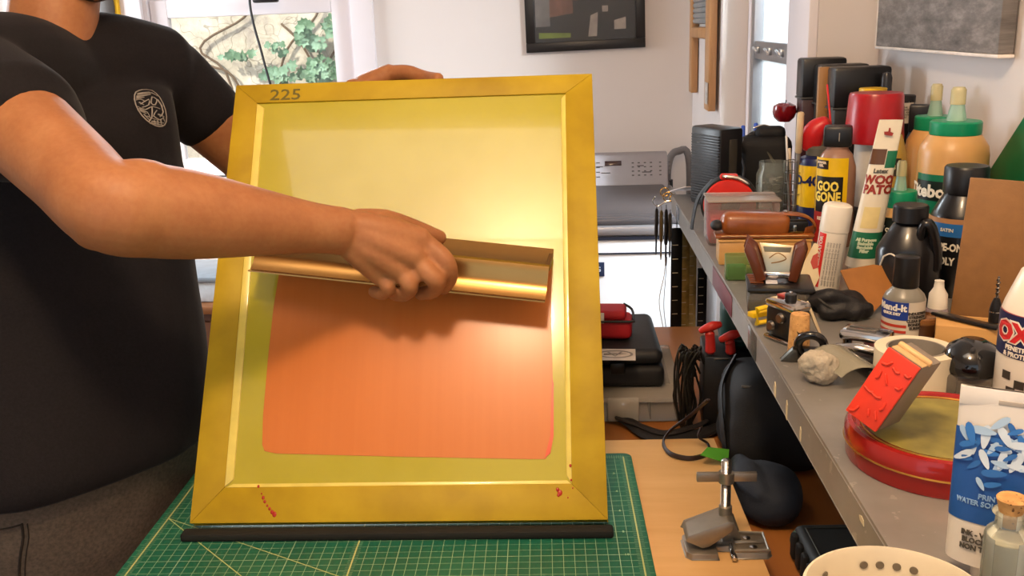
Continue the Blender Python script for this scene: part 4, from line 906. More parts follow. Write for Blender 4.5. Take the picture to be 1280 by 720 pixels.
b = B(); b.lathe([(rr*.8, 0), (rr, .01), (rr, h*.6), (rr*.8, h*.85), (rr*.4, h), (0, h+.002)], 30); obj('body', b, M('#a5853a', .25, coat=.3), o); lb = obj('label', band(rr+.0004, rise(p, 218), rise(p, 196), -2.0, -1.1), M('#2b241a', .4), o)
text('lettering', '8', .012, M('#cdbb8a', .4), lb, None, rr+.0007, z=rise(p, 207))
# wood filler tube
def crimp_tube(o, h, w, d, mat, n=14, lean=(0, 0), wtop=1.0, cap=None):
    b = B(); rings = []
    for i in range(n+1):
        t_ = i/n; a = w/2*(1+(wtop-1)*t_); c = max(.0014, d/2*(1-max(0., t_)**1.3)); z = .012+(h-.012)*t_
        rings.append([b.b.verts.new((a*cos(2*pi*k/32)+lean[0]*t_, c*sin(2*pi*k/32)+lean[1]*t_, z)) for k in range(32)])
    for q, s_ in zip(rings, rings[1:]):
        for k in range(32): b.b.faces.new((q[k], q[(k+1) % 32], s_[(k+1) % 32], s_[k]))
    b.b.faces.new(rings[0][::-1]); b.b.faces.new(rings[-1]); t = obj('tube_body', b, mat, o, 50)
    b = B(); b.lathe([(d*.40, 0), (d*.42, .001), (d*.42, .0115), (d*.40, .0118)], 24); obj('cap', b, cap or M('#d8d2c4', .4), o); return t
p = S(1075, 342); h = rise(p, 150); o = thing('filler_tube', 'white and green wood filler tube standing upright beside the white glue stick', 'tube', p+V((0, 0, .0004)), facing(p))
W_ = wid(p, 37); LE = (wid(p, 24), .0); whm = M('#ddd3bd', .4, var=.05)
tbd = crimp_tube(o, h, W_, W_*.92, whm, 14, LE, .72)
def tubeband(z0, z1, a0, a1, W_, D_, LE, h, wtop, off=.0004, seg=24):
    b = B(); lo, hi = [], []
    n = 6; grid_ = []
    for j in range(n+1):
        z = z0+(z1-z0)*j/n; t_ = (z-.012)/(h-.012); A = W_/2*(1+(wtop-1)*t_)+off; Cc = max(.0014, D_/2*(1-max(0., t_)**1.3))+off
        grid_.append([b.b.verts.new((A*cos(a0+(a1-a0)*k/seg)+LE[0]*t_, Cc*sin(a0+(a1-a0)*k/seg)+LE[1]*t_, z)) for k in range(seg+1)])
    for q, s_ in zip(grid_, grid_[1:]):
        for k in range(seg): b.b.faces.new((q[k], q[k+1], s_[k+1], s_[k]))
    return b
def tubetext(nm, s_, size, mat, parent, z, W_, D_, LE, h, wtop, dx=0., bold=.0004, line=1., sx=1.):
    t = text(nm, s_, size, mat, None, None, bold=bold, line=line, sx=sx)
    for v in t.data.vertices:
        zz = z+v.co.y; t_ = (zz-.012)/(h-.012); A = W_/2*(1+(wtop-1)*t_); Cc = max(.0014, D_/2*(1-max(0., t_)**1.3)); rr_ = A; a = -pi/2+(v.co.x+dx)/max(A, .004)
        v.co = ((A+.0007+v.co.z)*cos(a)+LE[0]*t_, (Cc+.0009+v.co.z)*sin(a)+LE[1]*t_, zz)
    t.parent = parent; return t
gr2 = M('#1c6b4a', .4); rd = M('#8e2a1c', .4)
lb = obj('green_panel', tubeband(rise(p, 320), rise(p, 288), -2.9, -.2, W_, W_*.92, LE, h, .72), gr2, o)
tubetext('lettering', 'All Purpose\nStainable\nSandable\nFiller', .0058, M('#c9d8b8', .5), lb, rise(p, 304), W_, W_*.92, LE, h, .72, line=.9)
lb2 = obj('green_panel', tubeband(rise(p, 209), rise(p, 188), -1.35, -.2, W_, W_*.92, LE, h, .72), gr2, o)
lb3 = obj('dark_panel', tubeband(rise(p, 205), rise(p, 186), -2.9, -1.4, W_, W_*.92, LE, h, .72), M('#5c3b22', .4), o)
tubetext('lettering', 'WOOD\nPATCH', .016, rd, tbd, rise(p, 230), W_, W_*.92, LE, h, .72, dx=.006, bold=.0008, line=.82)
tubetext('lettering', 'Latex', .008, M('#55534a', .4), tbd, rise(p, 213), W_, W_*.92, LE, h, .72)
obj('seal', tubeband(rise(p, 283), rise(p, 257), -2.2, -1.0, W_, W_*.92, LE, h, .72), M('#dcc98e', .5), o)
zt = rise(p, 166); tt_ = (zt-.012)/(h-.012)
b = B(); b.prism([(-.005, -.003), (.005, -.003), (.006, .001), (.002, .002), (.001, .007), (-.001, .007), (-.001, .002), (-.006, .001)], .0006, front(LE[0]*tt_, -.0062, zt)@Matrix.Rotation(R(-9), 4, 'Z')); obj('thumb_mark', b, rd, o)
# spray can
p = S(1018, 284); rr = wid(p, 46)/2; h = rise(p, 194); o = thing('spray_can', 'yellow and blue spray lubricant can with red cap behind the solvent bottle', 'spray can', p+V((0, 0, .0004)), facing(p))
navy = M('#1c2350', .3); yel = M('#e3b90e', .35)
b = B(); b.lathe([(rr*.94, 0), (rr, .002), (rr, h-.012), (rr*.9, h-.004), (rr*.6, h)], 36); bd = obj('can', b, navy, o)
lb = obj('yellow_label', band(rr+.0003, rise(p, 256), rise(p, 205), -3.1, -.05), yel, o)
text('lettering', 'WD-40', .022, navy, lb, None, rr+.0006, -pi/2-.95, rise(p, 224), bold=.0010)
b = B(); b.lathe([(rr*.62, h+.0005), (rr*.62, h+.012), (rr*.5, h+.016)], 24); obj('collar', b, M('#58564e', .5), o)
ht = rise(p, 144); b = B(); b.tube([(-.012, 0, h+.012), (-.008, 0, (h+ht)/2+.006), (.010, -.004, ht-.012)], [(.012, .016), (.020, .018), (.013, .012)], 20, 5); obj('red_cap', b, M('#c01f22', .35), o)
q = [local(o, PD(1040, 172, px(p)[2]-.02)), local(o, PD(1034, 106, px(p)[2]-.015))]; b = B(); b.tube(q, .0016, 8, 1); obj('straw', b, M('#d32a2a', .4), o)
# adhesive remover bottle
p = S(1040, 306); rr = wid(p, 47)/2; h = rise(p, 183); ht = rise(p, 157); o = thing('solvent_bottle', 'clear bottle with black cap and yellow and black label beside the spray can', 'bottle', p+V((0, 0, .0004)), facing(p))
b = B(); b.lathe([(rr*.92, 0), (rr, .005), (rr, h-.045), (rr*.97, h-.03), (rr*.78, h-.012), (rr*.55, h-.004), (rr*.55, h)], 36); obj('body', b, clear('#c79a84', .55, .12), o)
b = B(); b.lathe([(rr*.86, 0.003), (rr*.9, .006), (rr*.9, h-.05), (rr*.7, h-.02)], 30); obj('liquid', b, M('#b08a76', .3), o)
b = B(); b.box((0, 0, (h+ht)/2), (rr*1.42, rr*1.3, ht-h), .005); obj('cap', b, blk, o); b = B(); b.box((.002, -rr*.66, (h+ht)/2), (.0014, .001, (ht-h)*.4)); obj('cap_mark', b, M('#8c8378', .4), o)
lb = obj('yellow_label', band(rr+.0004, rise(p, 300), rise(p, 195), -2.85, -.95), yel, o)
obj('dark_arch', band(rr+.0007, rise(p, 297), rise(p, 218), -2.7, -1.2), M('#17120e', .4), lb)
obj('dark_tab', band(rr+.0007, rise(p, 209), rise(p, 198), -2.75, -1.95), M('#2a1c14', .4), lb)
text('lettering', 'POWER\nGEL', .005, M('#e3ccb0', .4), lb, None, rr+.0010, -2.35, rise(p, 203), bold=.0002, line=.9)
text('lettering', 'GOO\nGONE', .0205, M('#f0d65a', .4), lb, None, rr+.0010, -1.98, rise(p, 237), bold=.0008, line=.8, sx=.72)
obj('red_base_label', band(rr+.0010, rise(p, 300), rise(p, 262), -2.8, -1.0), M('#a5261f', .4), lb); text('lettering', 'REMOVER', .007, M('#efe0cf', .4), lb, None, rr+.0014, -1.95, rise(p, 270), bold=.0003)
# ------------------------------------------------ glue stick, pouch, camera, cork, stone
p = S(1030, 362); rr = wid(p, 34)/2; h = rise(p, 254); hm = rise(p, 288); o = thing('glue_stick', 'white glue stick with a red stripe in front of the solvent bottle', 'glue stick', p+V((0, 0, .0004)), facing(p)); o.rotation_euler = (0, R(6), facing(p))
wht = M('#ddd5c6', .35, var=.04)
b = B(); b.lathe([(rr*.96, 0), (rr, .002), (rr, hm)], 32); bd = obj('barrel', b, wht, o); b = B(); b.lathe([(rr*1.03, hm+.0004), (rr*1.03, h-.006), (rr*.96, h-.002), (rr*.8, h), (0, h)], 32); obj('cap', b, wht, o)
b0 = obj('red_stripe', band(rr+.0003, .006, hm-.002, -2.75, -2.05), M('#c8271c', .4), o)
t = text('lettering', 'ACCELERATOR', .0075, M('#efe6da', .4), b0, None, bold=.0003)
def vert(t, r, th, z):
    for v in t.data.vertices: x, y = v.co.x, v.co.y; a = th-y/r; v.co = ((r+.0004)*cos(a), (r+.0004)*sin(a), z+x)
vert(t, rr+.0004, -2.4, hm*.60)
for k in range(5): t = text('small_print', 'apply thin coat and press firmly for sixty', .0036, M('#4a463f', .5), bd); vert(t, rr+.0003, -1.85+.2*k, hm*.48)
p = S(1049, 398); o = thing('eyeglass_pouch', 'soft black pouch lying behind the chrome hole punch', 'pouch', p+V((0, .01, .0004)), facing(p)+.2)
b = B(); b.ball((0, 0, .016), (.036, .022, .016), 20); b.tube([(-.034, -.004, .020), (-.010, -.014, .027), (.02, -.012, .020)], [.009, .010, .006], 12, 5); b.tube([(-.02, -.018, .012), (.02, -.016, .011), (.034, -.002, .010)], [.010, .011, .009], 12, 5)
m_ = obj('x', b, None); mod = m_.modifiers.new('r', 'REMESH'); mod.mode = 'VOXEL'; mod.voxel_size = .002; mod = m_.modifiers.new('s', 'SMOOTH'); mod.iterations = 3; me = evaluated(m_); bpy.data.objects.remove(m_)
for v in me.vertices: v.co += v.normal*.003*noise.noise(v.co*70); v.co.z = max(v.co.z, .0002)
obj('pouch_body', me, M('#151315', .55, bump=.3, bscale=500), o, 180)
b = B(); b.tube([(-.030, -.010, .030), (-.022, -.024, .024), (-.008, -.026, .014)], .0012, 6, 4); obj('drawstring', b, M('#3a3733', .5), o)
# miniature camera with a chrome top
p = S(982, 428); o = thing('miniature_camera', 'tiny chrome and black camera beside the cork', 'camera', p+V((.002, .006, .0004)), R(32)); 
b = B(); b.box((0, 0, .0225), (.026, .044, .036), .006); obj('body', b, blk, o); b = B(); b.box((0, 0, .0425), (.028, .046, .010), .004); b.box((0, 0, .003), (.028, .046, .006), .003) if False else None; tp = obj('top_plate', b, chrome, o)
b = B(); b.box((0, 0, .003), (.028, .046, .0045), .002); obj('bottom_plate', b, chrome, o)
b = B(); b.lathe([(.0065, .0476), (.0065, .0545), (.0055, .0555), (0, .0555)], 20, off=(.0, -.004, 0)); obj('dial', b, blk, o); b = B(); b.lathe([(.002, .0556), (.002, .0575), (0, .0578)], 12, off=(0, -.004, 0)); obj('release', b, chrome, o)
for y, z in ((-.006, .030), (.008, .018)):
    b = B(); b.lathe([(.0055, 0), (.0060, .003), (.0045, .006), (0, .006)], 20, M4=Matrix.Translation((-.013, y, z))@Matrix.Rotation(R(-90), 4, 'Y')); obj('lens' if z > .02 else 'knob', b, dkm, o)
b = B(); b.box((-.0005, -.0224, .024), (.020, .0012, .022), .0004); obj('leather_panel', b, blk2, o); b = B(); b.box((.006, .012, .0490), (.012, .012, .003), .001); obj('red_window', b, M('#9c3a34', .3), o)
p = S(953, 409); o = thing('yellow_clamp', 'small yellow plastic clip lying left of the tiny camera', 'clip', p+V((.004, .004, .0004)), R(25))
b = B(); b.tube([(-.012, 0, .005), (-.012, 0, .022), (.012, 0, .024), (.013, 0, .006)], .0035, 8, 1, closed=True); obj('loop', b, yel, o); b = B(); b.box((0, .012, .012), (.026, .012, .006), .001); obj('jaw', b, yel, o)
p = S(999, 443); rr = wid(p, 27)/2; h = rise(p, 394); o = thing('cork', 'upright wine cork with a scorched print in front of the tiny camera', 'cork', p+V((0, .004, .0004)), facing(p)); ck = NT('cork'); cn = ck.noise(160, 4); ck.color(ck.mix(ck.math('GREATER_THAN', ck.noise(420, 2), .66), ck.ramp(cn, [(.3, '#a87943'), (.7, '#cf9f62')]), '#5d3a1c')); ck.set(Roughness=.85); ck = ck.m
b = B(); b.lathe([(rr*1.02, 0), (rr*1.0, .002), (rr*.86, h-.002), (rr*.80, h), (0, h)], 26); obj('cork_body', b, ck, o)
b = B(); b.prism([(-.004, -.004), (0, -.001), (.003, -.004), (.001, 0), (.004, .004), (0, .002), (-.003, .004), (-.001, 0)], .0004, front(0, -rr*.94-.0006, h*.55)@Matrix.Rotation(R(4), 4, 'X')); obj('print', b, M('#33231a', .6), o)
p = S(988, 449); o = thing('steel_wedge', 'small dark steel wedge lying against the cork', 'wedge', p+V((0, 0, .0004)), facing(p)); b = B(); b.prism([(-.010, 0), (.010, 0), (.006, .013), (.002, .014)], .010, front(0, 0, 0), .0006); obj('wedge_body', b, glossmetal('#5c5850', .4), o)
p = S(1021, 424); o = thing('feather', 'cream feather like wood sliver standing behind the cork', 'feather', p+V((0, 0, .0004)), facing(p)); 
b = B(); b.tube([(.006, 0, 0), (-.002, 0, .018), (-.012, 0, .042)], [(.0016, .001), (.0085, .0018), (.0062, .0014)], 10, 5); obj('vane', b, M('#d8c5a0', .6), o); b = B(); b.tube([(.006, -.0012, .0005), (-.002, -.0014, .018), (-.012, -.0012, .042)], .0006, 6, 4); obj('shaft', b, M('#a88a62', .6), o)
p = S(1014, 452); o = thing('padlock', 'black ring shackle standing behind the gray stone', 'padlock', p+V((.0, .004, .0004)), facing(p)); hp_ = rise(p, 415)
rq = .0125; b = B(); b.tube([(rq*1.05*cos(2*pi*k/20), -.004*sin(2*pi*k/20), hp_-rq-.004+rq*sin(2*pi*k/20)) for k in range(20)], .0046, 12, 2, closed=True); obj('ring', b, M('#0e0d0f', .2, coat=.3), o)
b = B(); b.box((0, .006, .0065), (.030, .012, .012), .004); obj('lock_body', b, blk, o)
p = S(1024, 480); o = thing('stone', 'rough gray stone on the shelf in front of the black ring', 'stone', p+V((0, .004, .0002)), facing(p)); b = B(); bmesh.ops.create_icosphere(b.b, subdivisions=5, radius=1)
rw = wid(p, 47)/2
for v in b.b.verts:
    n = v.co.copy(); k = 1+.28*noise.noise(n*1.3+V((3, 1, 2)))+.10*noise.noise(n*4)+.03*noise.noise(n*13); v.co = V((n.x*rw*.94*k, n.y*rw*.8*k, max(-.0165, n.z*rw*.98*k)+.0165))
obj('stone_body', b, M('#a59c8b', .9, var=.2, scale=120, bump=.6, bscale=350), o, 180)
# clear curved lens and chrome punch
p = S(1060, 478); o = thing('clear_dish', 'curved clear plastic cover lying behind the stone', 'plastic cover', p+V((0, .012, .0004)), facing(p)+.5)
b = B(); n = 10; prev = None
for i in range(n+1):
    a = R(20+120*i/n); c = [b.b.verts.new((.030*cos(a), y, .030*sin(a)*.8)) for y in (-.035, .035)]+[b.b.verts.new((.0288*cos(a), y, .0288*sin(a)*.8)) for y in (.035, -.035)]
    if prev:
        for k in range(4): b.b.faces.new((prev[k], prev[(k+1) % 4], c[(k+1) % 4], c[k]))
    else: b.b.faces.new(c)
    prev = c
b.b.faces.new(prev[::-1]); obj('cover', b, clear('#b8b4a4', .28, .06), o)
p = S(1077, 452); o = thing('hole_punch', 'chrome hole punch with black handle left of the masking tape', 'hole punch', p+V((.004, .006, .0004)), facing(p)-.25)
b = B(); b.box((0, 0, .004), (.052, .050, .008), .003); obj('base', b, blk, o); b = B(); b.box((0, .004, .0265), (.050, .032, .010), .004); tp = obj('top_plate', b, chrome, o)
for y in (.010, -.002):
    b = B(); b.box((-.004, y, .0318), (.030, .006, .0012), .0005); obj('slot', b, M('#4d4a47', .3), tp)
for x in (-.019, .019):
    b = B(); b.lathe([(.005, .008), (.005, .0215)], 14, off=(x, .004, 0)); obj('post', b, chrome, o)
b = B(); b.tube([(-.024, -.016, .014), (0, -.024, .020), (.026, -.016, .014)], (.006, .0045), 12, 5); obj('handle', b, chrome, o); b = B(); b.tube([(-.022, -.026, .006), (0, -.034, .011), (.022, -.026, .006)], (.007, .005), 12, 5); obj('lever', b, blk, o)
er = obj('eraser', B().box((0, 0, 0), (.011, .030, .010), .004, Matrix.Rotation(R(35), 3, 'X')), M('#b5736b', .6)); q_ = SU(1086, p.x+.012); er.location = (p.x+.016, p.y+.032, SH+.012); tag(er, 'worn pink eraser propped beside the chrome hole punch', 'eraser')
# masking tape roll
p = S(1142, 480); rr = wid(p, 98)/2; o = thing('masking_tape', 'roll of cream masking tape behind the red rubber stamp', 'tape', p+V((0, .0, .0004)), 0); h = rise(p+V((0, rr*.2, 0)), 432)
b = B(); b.lathe([(rr*.70, .0), (rr, 0), (rr, h), (rr*.72, h), (rr*.72, 0.0001)], 56); obj('tape_wound', b, M('#d9cdb2', .6, var=.05), o)
b = B(); b.lathe([(rr*.715, .0006), (rr*.715, h+.0004), (rr*.67, h+.0004), (rr*.67, .0006), (rr*.715, .0006)][:4], 48); obj('core', b, M('#8d857a', .7), o)
# kraft leather scrap
p = S(1080, 398); d0 = px(p)[2]; pts = [PD(1051, 338, d0+.015), PD(1092, 331, d0+.035), PD(1108, 333, d0+.04), PD(1112, 352, d0+.04), PD(1106, 372, d0+.032), PD(1085, 397, d0), PD(1066, 372, d0+.006)]
o = thing('leather_scrap', 'orange brown leather scrap leaning beside the small black capped bottle', 'leather', pts[5], 0); nn = (pts[1]-pts[0]).cross(pts[5]-pts[0]).normalized(); ex_ = (pts[1]-pts[0]).normalized(); ey_ = nn.cross(ex_); Mq = frame3(pts[0], ex_, ey_, nn); Mi = Mq.inverted(); pl_ = [tuple((Mi@x)[:2]) for x in pts]
b = B(); b.prism(pl_, .002, Matrix.Translation(-pts[5])@Mq, .0004); obj('scrap', b, M('#9c6630', .5, var=.15, scale=25), o)
# small black capped bottle
p = S(1127, 420); rr = wid(p, 50)/2; h = rise(p, 358); ht = rise(p, 320); hs = rise(p, 372); o = thing('repair_bottle', 'small bottle with tall black cap and red white blue label', 'bottle', p+V((0, 0, .0004)), facing(p))
b = B(); b.lathe([(rr*.94, 0), (rr, .003), (rr, hs), (rr*.9, hs+.005), (rr*.55, h)], 30); bd = obj('body', b, M('#7b776c', .3), o); b = B(); b.lathe([(rr*.60, h+.0003), (rr*.62, h+.001), (rr*.58, ht-.001), (rr*.5, ht)], 28); obj('cap', b, blk, o)
zb_, zt_ = rise(p, 424), rise(p, 371); lb = obj('label', band(rr+.0003, .002, zt_-.001, -3.0, -.2), M('#c9bfae', .4), o); zm = rise(p, 394)
obj('blue_field', band(rr+.0006, zm, zt_-.001, -3.0, -1.35), M('#1e3a8c', .4), lb); text('lettering', 'Mend-It', .0105, M('#e8e4da', .4), lb, None, rr+.0009, -2.15, (zm+zt_)/2+.003, bold=.0004); text('lettering', 'QUICK DRY', .004, M('#e8e4da', .4), lb, None, rr+.0009, -2.15, (zm+zt_)/2-.004, bold=.0002)
for k in range(3): obj('red_stripe', band(rr+.0006, .003+k*.0065, .0062+k*.0065, -3.0, -1.4), M('#b53a2a', .4), lb)
text('small_print', 'INDUSTRIAL\nSTRENGTH\nCLEAR BOND\nBONDS ALL\nSURFACES', .0042, M('#3f3a33', .5), lb, None, rr+.0006, -.85, zt_*.52, bold=.0002)
p = S(1169, 414); rr = wid(p, 27)/2; h = rise(p, 385); ht = rise(p, 350); o = thing('dropper_bottle', 'small white capped dropper bottle beside the red white blue labelled bottle', 'bottle', p+V((0, 0, .0004)), facing(p))
b = B(); b.lathe([(rr*.95, 0), (rr, .002), (rr, h-.004), (rr*.9, h)], 24); obj('body', b, clear('#b9aab2', .6, .2), o); b = B(); b.lathe([(rr*.86, h+.0003), (rr*.8, h+(ht-h)*.5), (rr*.46, h+(ht-h)*.72), (rr*.40, ht-.002), (rr*.42, ht-.001), (0, ht)], 24); obj('cap', b, wht, o)
p = S(1149, 424); rr = wid(p, 40)/2; h = rise(p, 400); o = thing('amber_jar', 'low amber glass jar behind the masking tape roll', 'jar', p+V((0.004, .008, .0004)), facing(p))
b = B(); b.lathe([(rr*.95, 0), (rr, .002), (rr, h-.002), (rr*.9, h), (0, h)], 26); obj('jar_body', b, M('#4a2c16', .15, coat=.5), o); b = B(); b.lathe([(rr*1.03, h-.004), (rr*1.03, h+.0015), (rr*.9, h+.0025), (rr*.88, h+.001), (0, h+.001)], 26); obj('lid', b, clear('#a8713f', .5, .1), o)
# black ink jug with handle and black wipe on finish bottle
p = SU(1131, .405); h = rise(p, 277); ht = rise(p, 256); rr = wid(p, 76)/2; hb_ = rise(p, 312); o = thing('ink_jug', 'black plastic ink jug with a moulded handle in front of the glue bottles', 'jug', p+V((0, 0, .0004)), facing(p)); gb = M('#121113', .28, var=.08, coat=.2)
b = B(); b.lathe([(rr*.95, 0), (rr, .006), (rr, hb_), (rr*.93, hb_+.006), (rr*.55, h-.004), (rr*.42, h)], 32, 1, .8); obj('jug_body', b, gb, o); b = B(); b.lathe([(rr*.54, h+.0004), (rr*.54, ht-.002), (rr*.50, ht), (0, ht)], 28, off=(-rr*.03, 0, 0)); obj('cap', b, blk, o)
b = B(); b.tube([(rr*.28, -rr*.35, hb_+.012), (rr*.40, -rr*.50, h+.001), (rr*.62, -rr*.5, h-.004), (rr*.82, -rr*.38, hb_+.002), (rr*.84, -rr*.34, hb_-.02)], (.0075, .006), 12, 6); obj('handle', b, gb, o)
rl = rr*.94; lb = obj('label', band(rr+.0004, .01, rise(p, 330), -2.6, -1.2, 24, .8), M('#1d1a1a', .5), o)
b = B(); zz = .046
for pts_ in ([(-.016, .02), (-.022, .0), (-.018, -.022), (-.008, -.03)], [(-.016, .02), (-.006, .026), (.004, .02)], [(-.018, -.026), (-.006, -.04)], [(-.006, -.028), (-.016, -.042)]):
    q = []
    for x, z in pts_:
        a = -1.95+x/rr; q.append(((rr+.0009)*cos(a), (rr*.8+.0009)*sin(a), zz+z*.8))
    b.tube(q, .0011, 6, 4)
obj('swirl_mark', b, M('#c9c2b4', .5), lb)
p = SU(1199, .488); h = rise(p, 241); ht = rise(p, 207); hs = rise(p, 268); rr = wid(p, 76)/2; o = thing('finish_bottle', 'tall black wood finish bottle with a blue banded label by the hardboard', 'bottle', p+V((-.004, .0, .0004)), facing(p)-.25)
b = B(); b.lathe([(rr*.95, 0), (rr, .006), (rr, hs-.006), (rr*.92, hs+.004), (rr*.66, h-.004), (rr*.60, h)], 36); obj('body', b, gb, o); b = B(); b.lathe([(rr*.66, h+.0004), (rr*.67, h+.002), (rr*.67, ht-.003), (rr*.62, ht), (0, ht)], 32); obj('cap', b, blk, o)
obj('tan_band', band(rr+.0003, rise(p, 283), rise(p, 268), -2.8, -.6), M('#a87a52', .4), o); z_a, z_b = rise(p, 290), rise(p, 274); lb = obj('blue_band', band(rr+.0005, z_a, z_b, -2.7, -.6), M('#2565a8', .4), o)
text('lettering', 'SATIN', .006, M('#d8d2c4', .4), lb, None, rr+.0008, -1.75, (z_a+z_b)/2, bold=.0002); text('lettering', 'WIPE-ON', .013, M('#d8d0bf', .4), lb, None, rr+.0006, -1.75, rise(p, 303), bold=.0005, sx=.75); text('lettering', 'POLY', .013, M('#d8d0bf', .4), lb, None, rr+.0006, -1.75, rise(p, 320), bold=.0005, sx=.75)
# hardboard panel, green funnel, auger
p = S(1192, 407); dpt = px(p)[2]; o = thing('hardboard_panel', 'brown hardboard panel standing upright at the right end before the wall', 'panel', p+V((.034, -.004, .0004)), facing(p)+.02); h = rise(p, 228)
b = B(); b.box((0, 0, 0), (.068, .010, h), .001); b.b.transform(Matrix.Translation((.0, .010, h/2))@Matrix.Rotation(R(-5), 4, 'X')@Matrix.Rotation(R(3), 4, 'Y')); obj('board', b, M('#8a6136', .6, var=.08, scale=60, bump=.1, bscale=400), o)
gpl = [PX(u, v, WN-.012) for u, v in ((1226, 232), (1279, 150), (1315, 95), (1370, 130), (1330, 260), (1270, 300))]; g0_ = gpl[0]
o = thing('green_board', 'green plastic board leaning askew on the wall behind the hardboard panel', 'board', V((WN-.012, g0_.y, SH)))
b = B(); b.prism([(x.y-g0_.y, x.z-SH) for x in gpl]+[(g0_.y*0-.16, .0008), (-.06, .0008)], .008, Matrix(((0, 0, 1, 0), (1, 0, 0, 0), (0, 1, 0, 0), (0, 0, 0, 1))), .002); obj('board_body', b, M('#0f6b3e', .35), o)
b = B(); b.lathe([(.006, 0), (.006, .002), (.004, .003)], 16, M4=Matrix.Translation((-.0005, -.12, .05))@Matrix.Rotation(R(-90), 4, 'Y')); obj('rubber_foot', b, blk, o)
o, p = item('auger_bit', 'dark spiral auger bit leaning at the right end of the shelf', 'drill bit', 1280, 440); ha = rise(p, 262)
b = B(); b.tube([(0, 0, .003), (0, 0, ha)], .0035, 10, 1); 
hx = [(.0058*cos(k*.55), .0058*sin(k*.55), .02+k*(ha-.03)/60) for k in range(61)]; b.tube(hx, .0026, 8, 2); obj('spiral', b, glossmetal('#4a4038', .4), o)
# wood block, steel rule, countersink
c0 = S(1182, 444); o = thing('wood_block', 'pale wood block under the black edged rule behind the black mouse', 'block', c0+V((.030, .026, .0004)), R(-20)); b = B(); b.box((0, 0, .014), (.062, .045, .028), .001); obj('block_body', b, wood('#c08f50', '#d8ac6e', 12, 0), o)
o = thing('steel_rule', 'short steel rule with a black edge lying across the wood block', 'rule', c0+V((.030, .026, .0292)), R(-52)); b = B(); b.box((0, 0, .0012), (.072, .012, .0018), .0003); obj('blade', b, glossmetal('#8a857c', .35), o); b = B(); b.box((0, -.008, .002), (.074, .005, .0036), .001); obj('edge', b, blk, o)
q = c0+V((.056, .022, .0292)); o = thing('countersink_bit', 'small drill bit standing in a black holder on the wood block', 'drill bit', q, 0); hq = rise(q, 346)
b = B(); b.lathe([(.0062, 0), (.0062, .014), (.005, .020), (.003, .026)], 18); obj('holder', b, blk, o); b = B(); b.lathe([(.0066, .011), (.0066, .0125)], 18); obj('ring', b, chrome, o)
b = B(); b.tube([(0, 0, .024), (0, 0, hq)], .0011, 8, 1); b.tube([(.0014*cos(k*.6), .0014*sin(k*.6), .024+k*(hq-.026)/50) for k in range(51)], .0008, 6, 1); obj('bit', b, dkm, o)
# black mouse on a clear case
p = S(1212, 494); o = thing('plastic_case', 'low clear plastic case under the black mouse', 'case', p+V((.004, .012, .0004)), facing(p)); hb2 = .022; b = B(); b.box((0, 0, hb2/2), (.054, .050, hb2), .003); obj('case_wall', b, clear('#8f877a', .45, .12), o); b = B(); b.box((.004, -.002, hb2*.4), (.030, .036, hb2*.6), .001); obj('contents', b, M('#3a322a', .5), o)
o = thing('computer_mouse', 'glossy black rounded mouse resting on the clear case', 'mouse', p+V((.004, .012, hb2+.0008)), facing(p)); b = B(); b.lathe([(.026, 0), (.0275, .004), (.0265, .012), (.021, .022), (.011, .028), (0, .0295)], 36, 1, 1.15); obj('shell', b, M('#0c0b0c', .12, coat=.6), o); b = B(); b.box((0, -.018, .0235), (.004, .012, .005), .0015); obj('wheel', b, M('#2a2829', .5), o)
# white spray bottle at the right edge
p = S(1296, 512); rr = wid(p, 104)/2; o = thing('lubricant_bottle', 'white bottle with red lettering on a navy band at the right edge', 'bottle', p+V((0, 0, .0004)), facing(p)); h = rise(p, 392); hn = rise(p, 340); ht = rise(p, 250)
b = B(); b.lathe([(rr*.95, 0), (rr, .004), (rr, h), (rr*.93, h+.010), (rr*.66, hn), (rr*.36, hn+.010), (rr*.30, ht-.006), (rr*.2, ht)], 40); bd = obj('body', b, M('#e6ded0', .3, var=.03), o)
z_a, z_b = rise(p, 440), rise(p, 388); lb = obj('navy_band', band(rr+.0004, z_a, z_b, -3.1, -.1), navy, o); text('lettering', 'OXY', .023, M('#c9252c', .4), lb, None, rr+.0012, -2.12, rise(p, 410), bold=.0012); text('lettering_outline', 'OXY', .023, M('#eee6d8', .4), lb, None, rr+.0008, -2.12, rise(p, 410), bold=.0026)
text('lettering', 'PENETRATING\n& PROTECTION', .0058, M('#e6ded0', .4), lb, None, rr+.0008, -1.95, rise(p, 432), bold=.0002)
for q in ((-2.35, 462), (-2.0, 470), (-2.2, 480)): obj('round_icon', band(rr+.0006, rise(p, q[1]+5), rise(p, q[1]-5), q[0]-.12, q[0]+.12, 8), M('#3a332c', .5), lb)
obj('pink_line', band(rr*.965+.0008, h+.0022, h+.0034, -3.1, -.1), M('#b04a55', .4), bd)
# red tin, rubber stamp
p = S(1178, 573); o = thing('round_tin', 'round red tin with gold line and olive lid under the rubber stamp', 'tin', p+V((0, 0, .0004)), facing(p)); rr = wid(p, 118)/1.0*1.0; TR = rr; TZ = .030
redm = NT('tin_red'); redm.color('#9c1b18'); redm.set(Roughness=.22, Metallic=.3, Coat_Weight=.4); redm = redm.m
b = B(); b.lathe([(TR*.97, 0), (TR*.98, .002), (TR*.98, .016)], 64); obj('tin_base', b, redm, o)
b = B(); b.lathe([(TR, .0145), (TR*1.002, .016), (TR, .0245), (TR*.97, .029), (TR*.93, TZ), (TR*.90, TZ-.001), (TR*.885, TZ-.003), (0, TZ-.003)], 64); ld = obj('lid', b, redm, o)
b = B(); b.tube([(TR*1.0*cos(2*pi*k/48), TR*1.0*sin(2*pi*k/48), .0150) for k in range(48)], .0009, 6, 1, closed=True); obj('gold_line', b, glossmetal('#c79a4a', .3), ld)
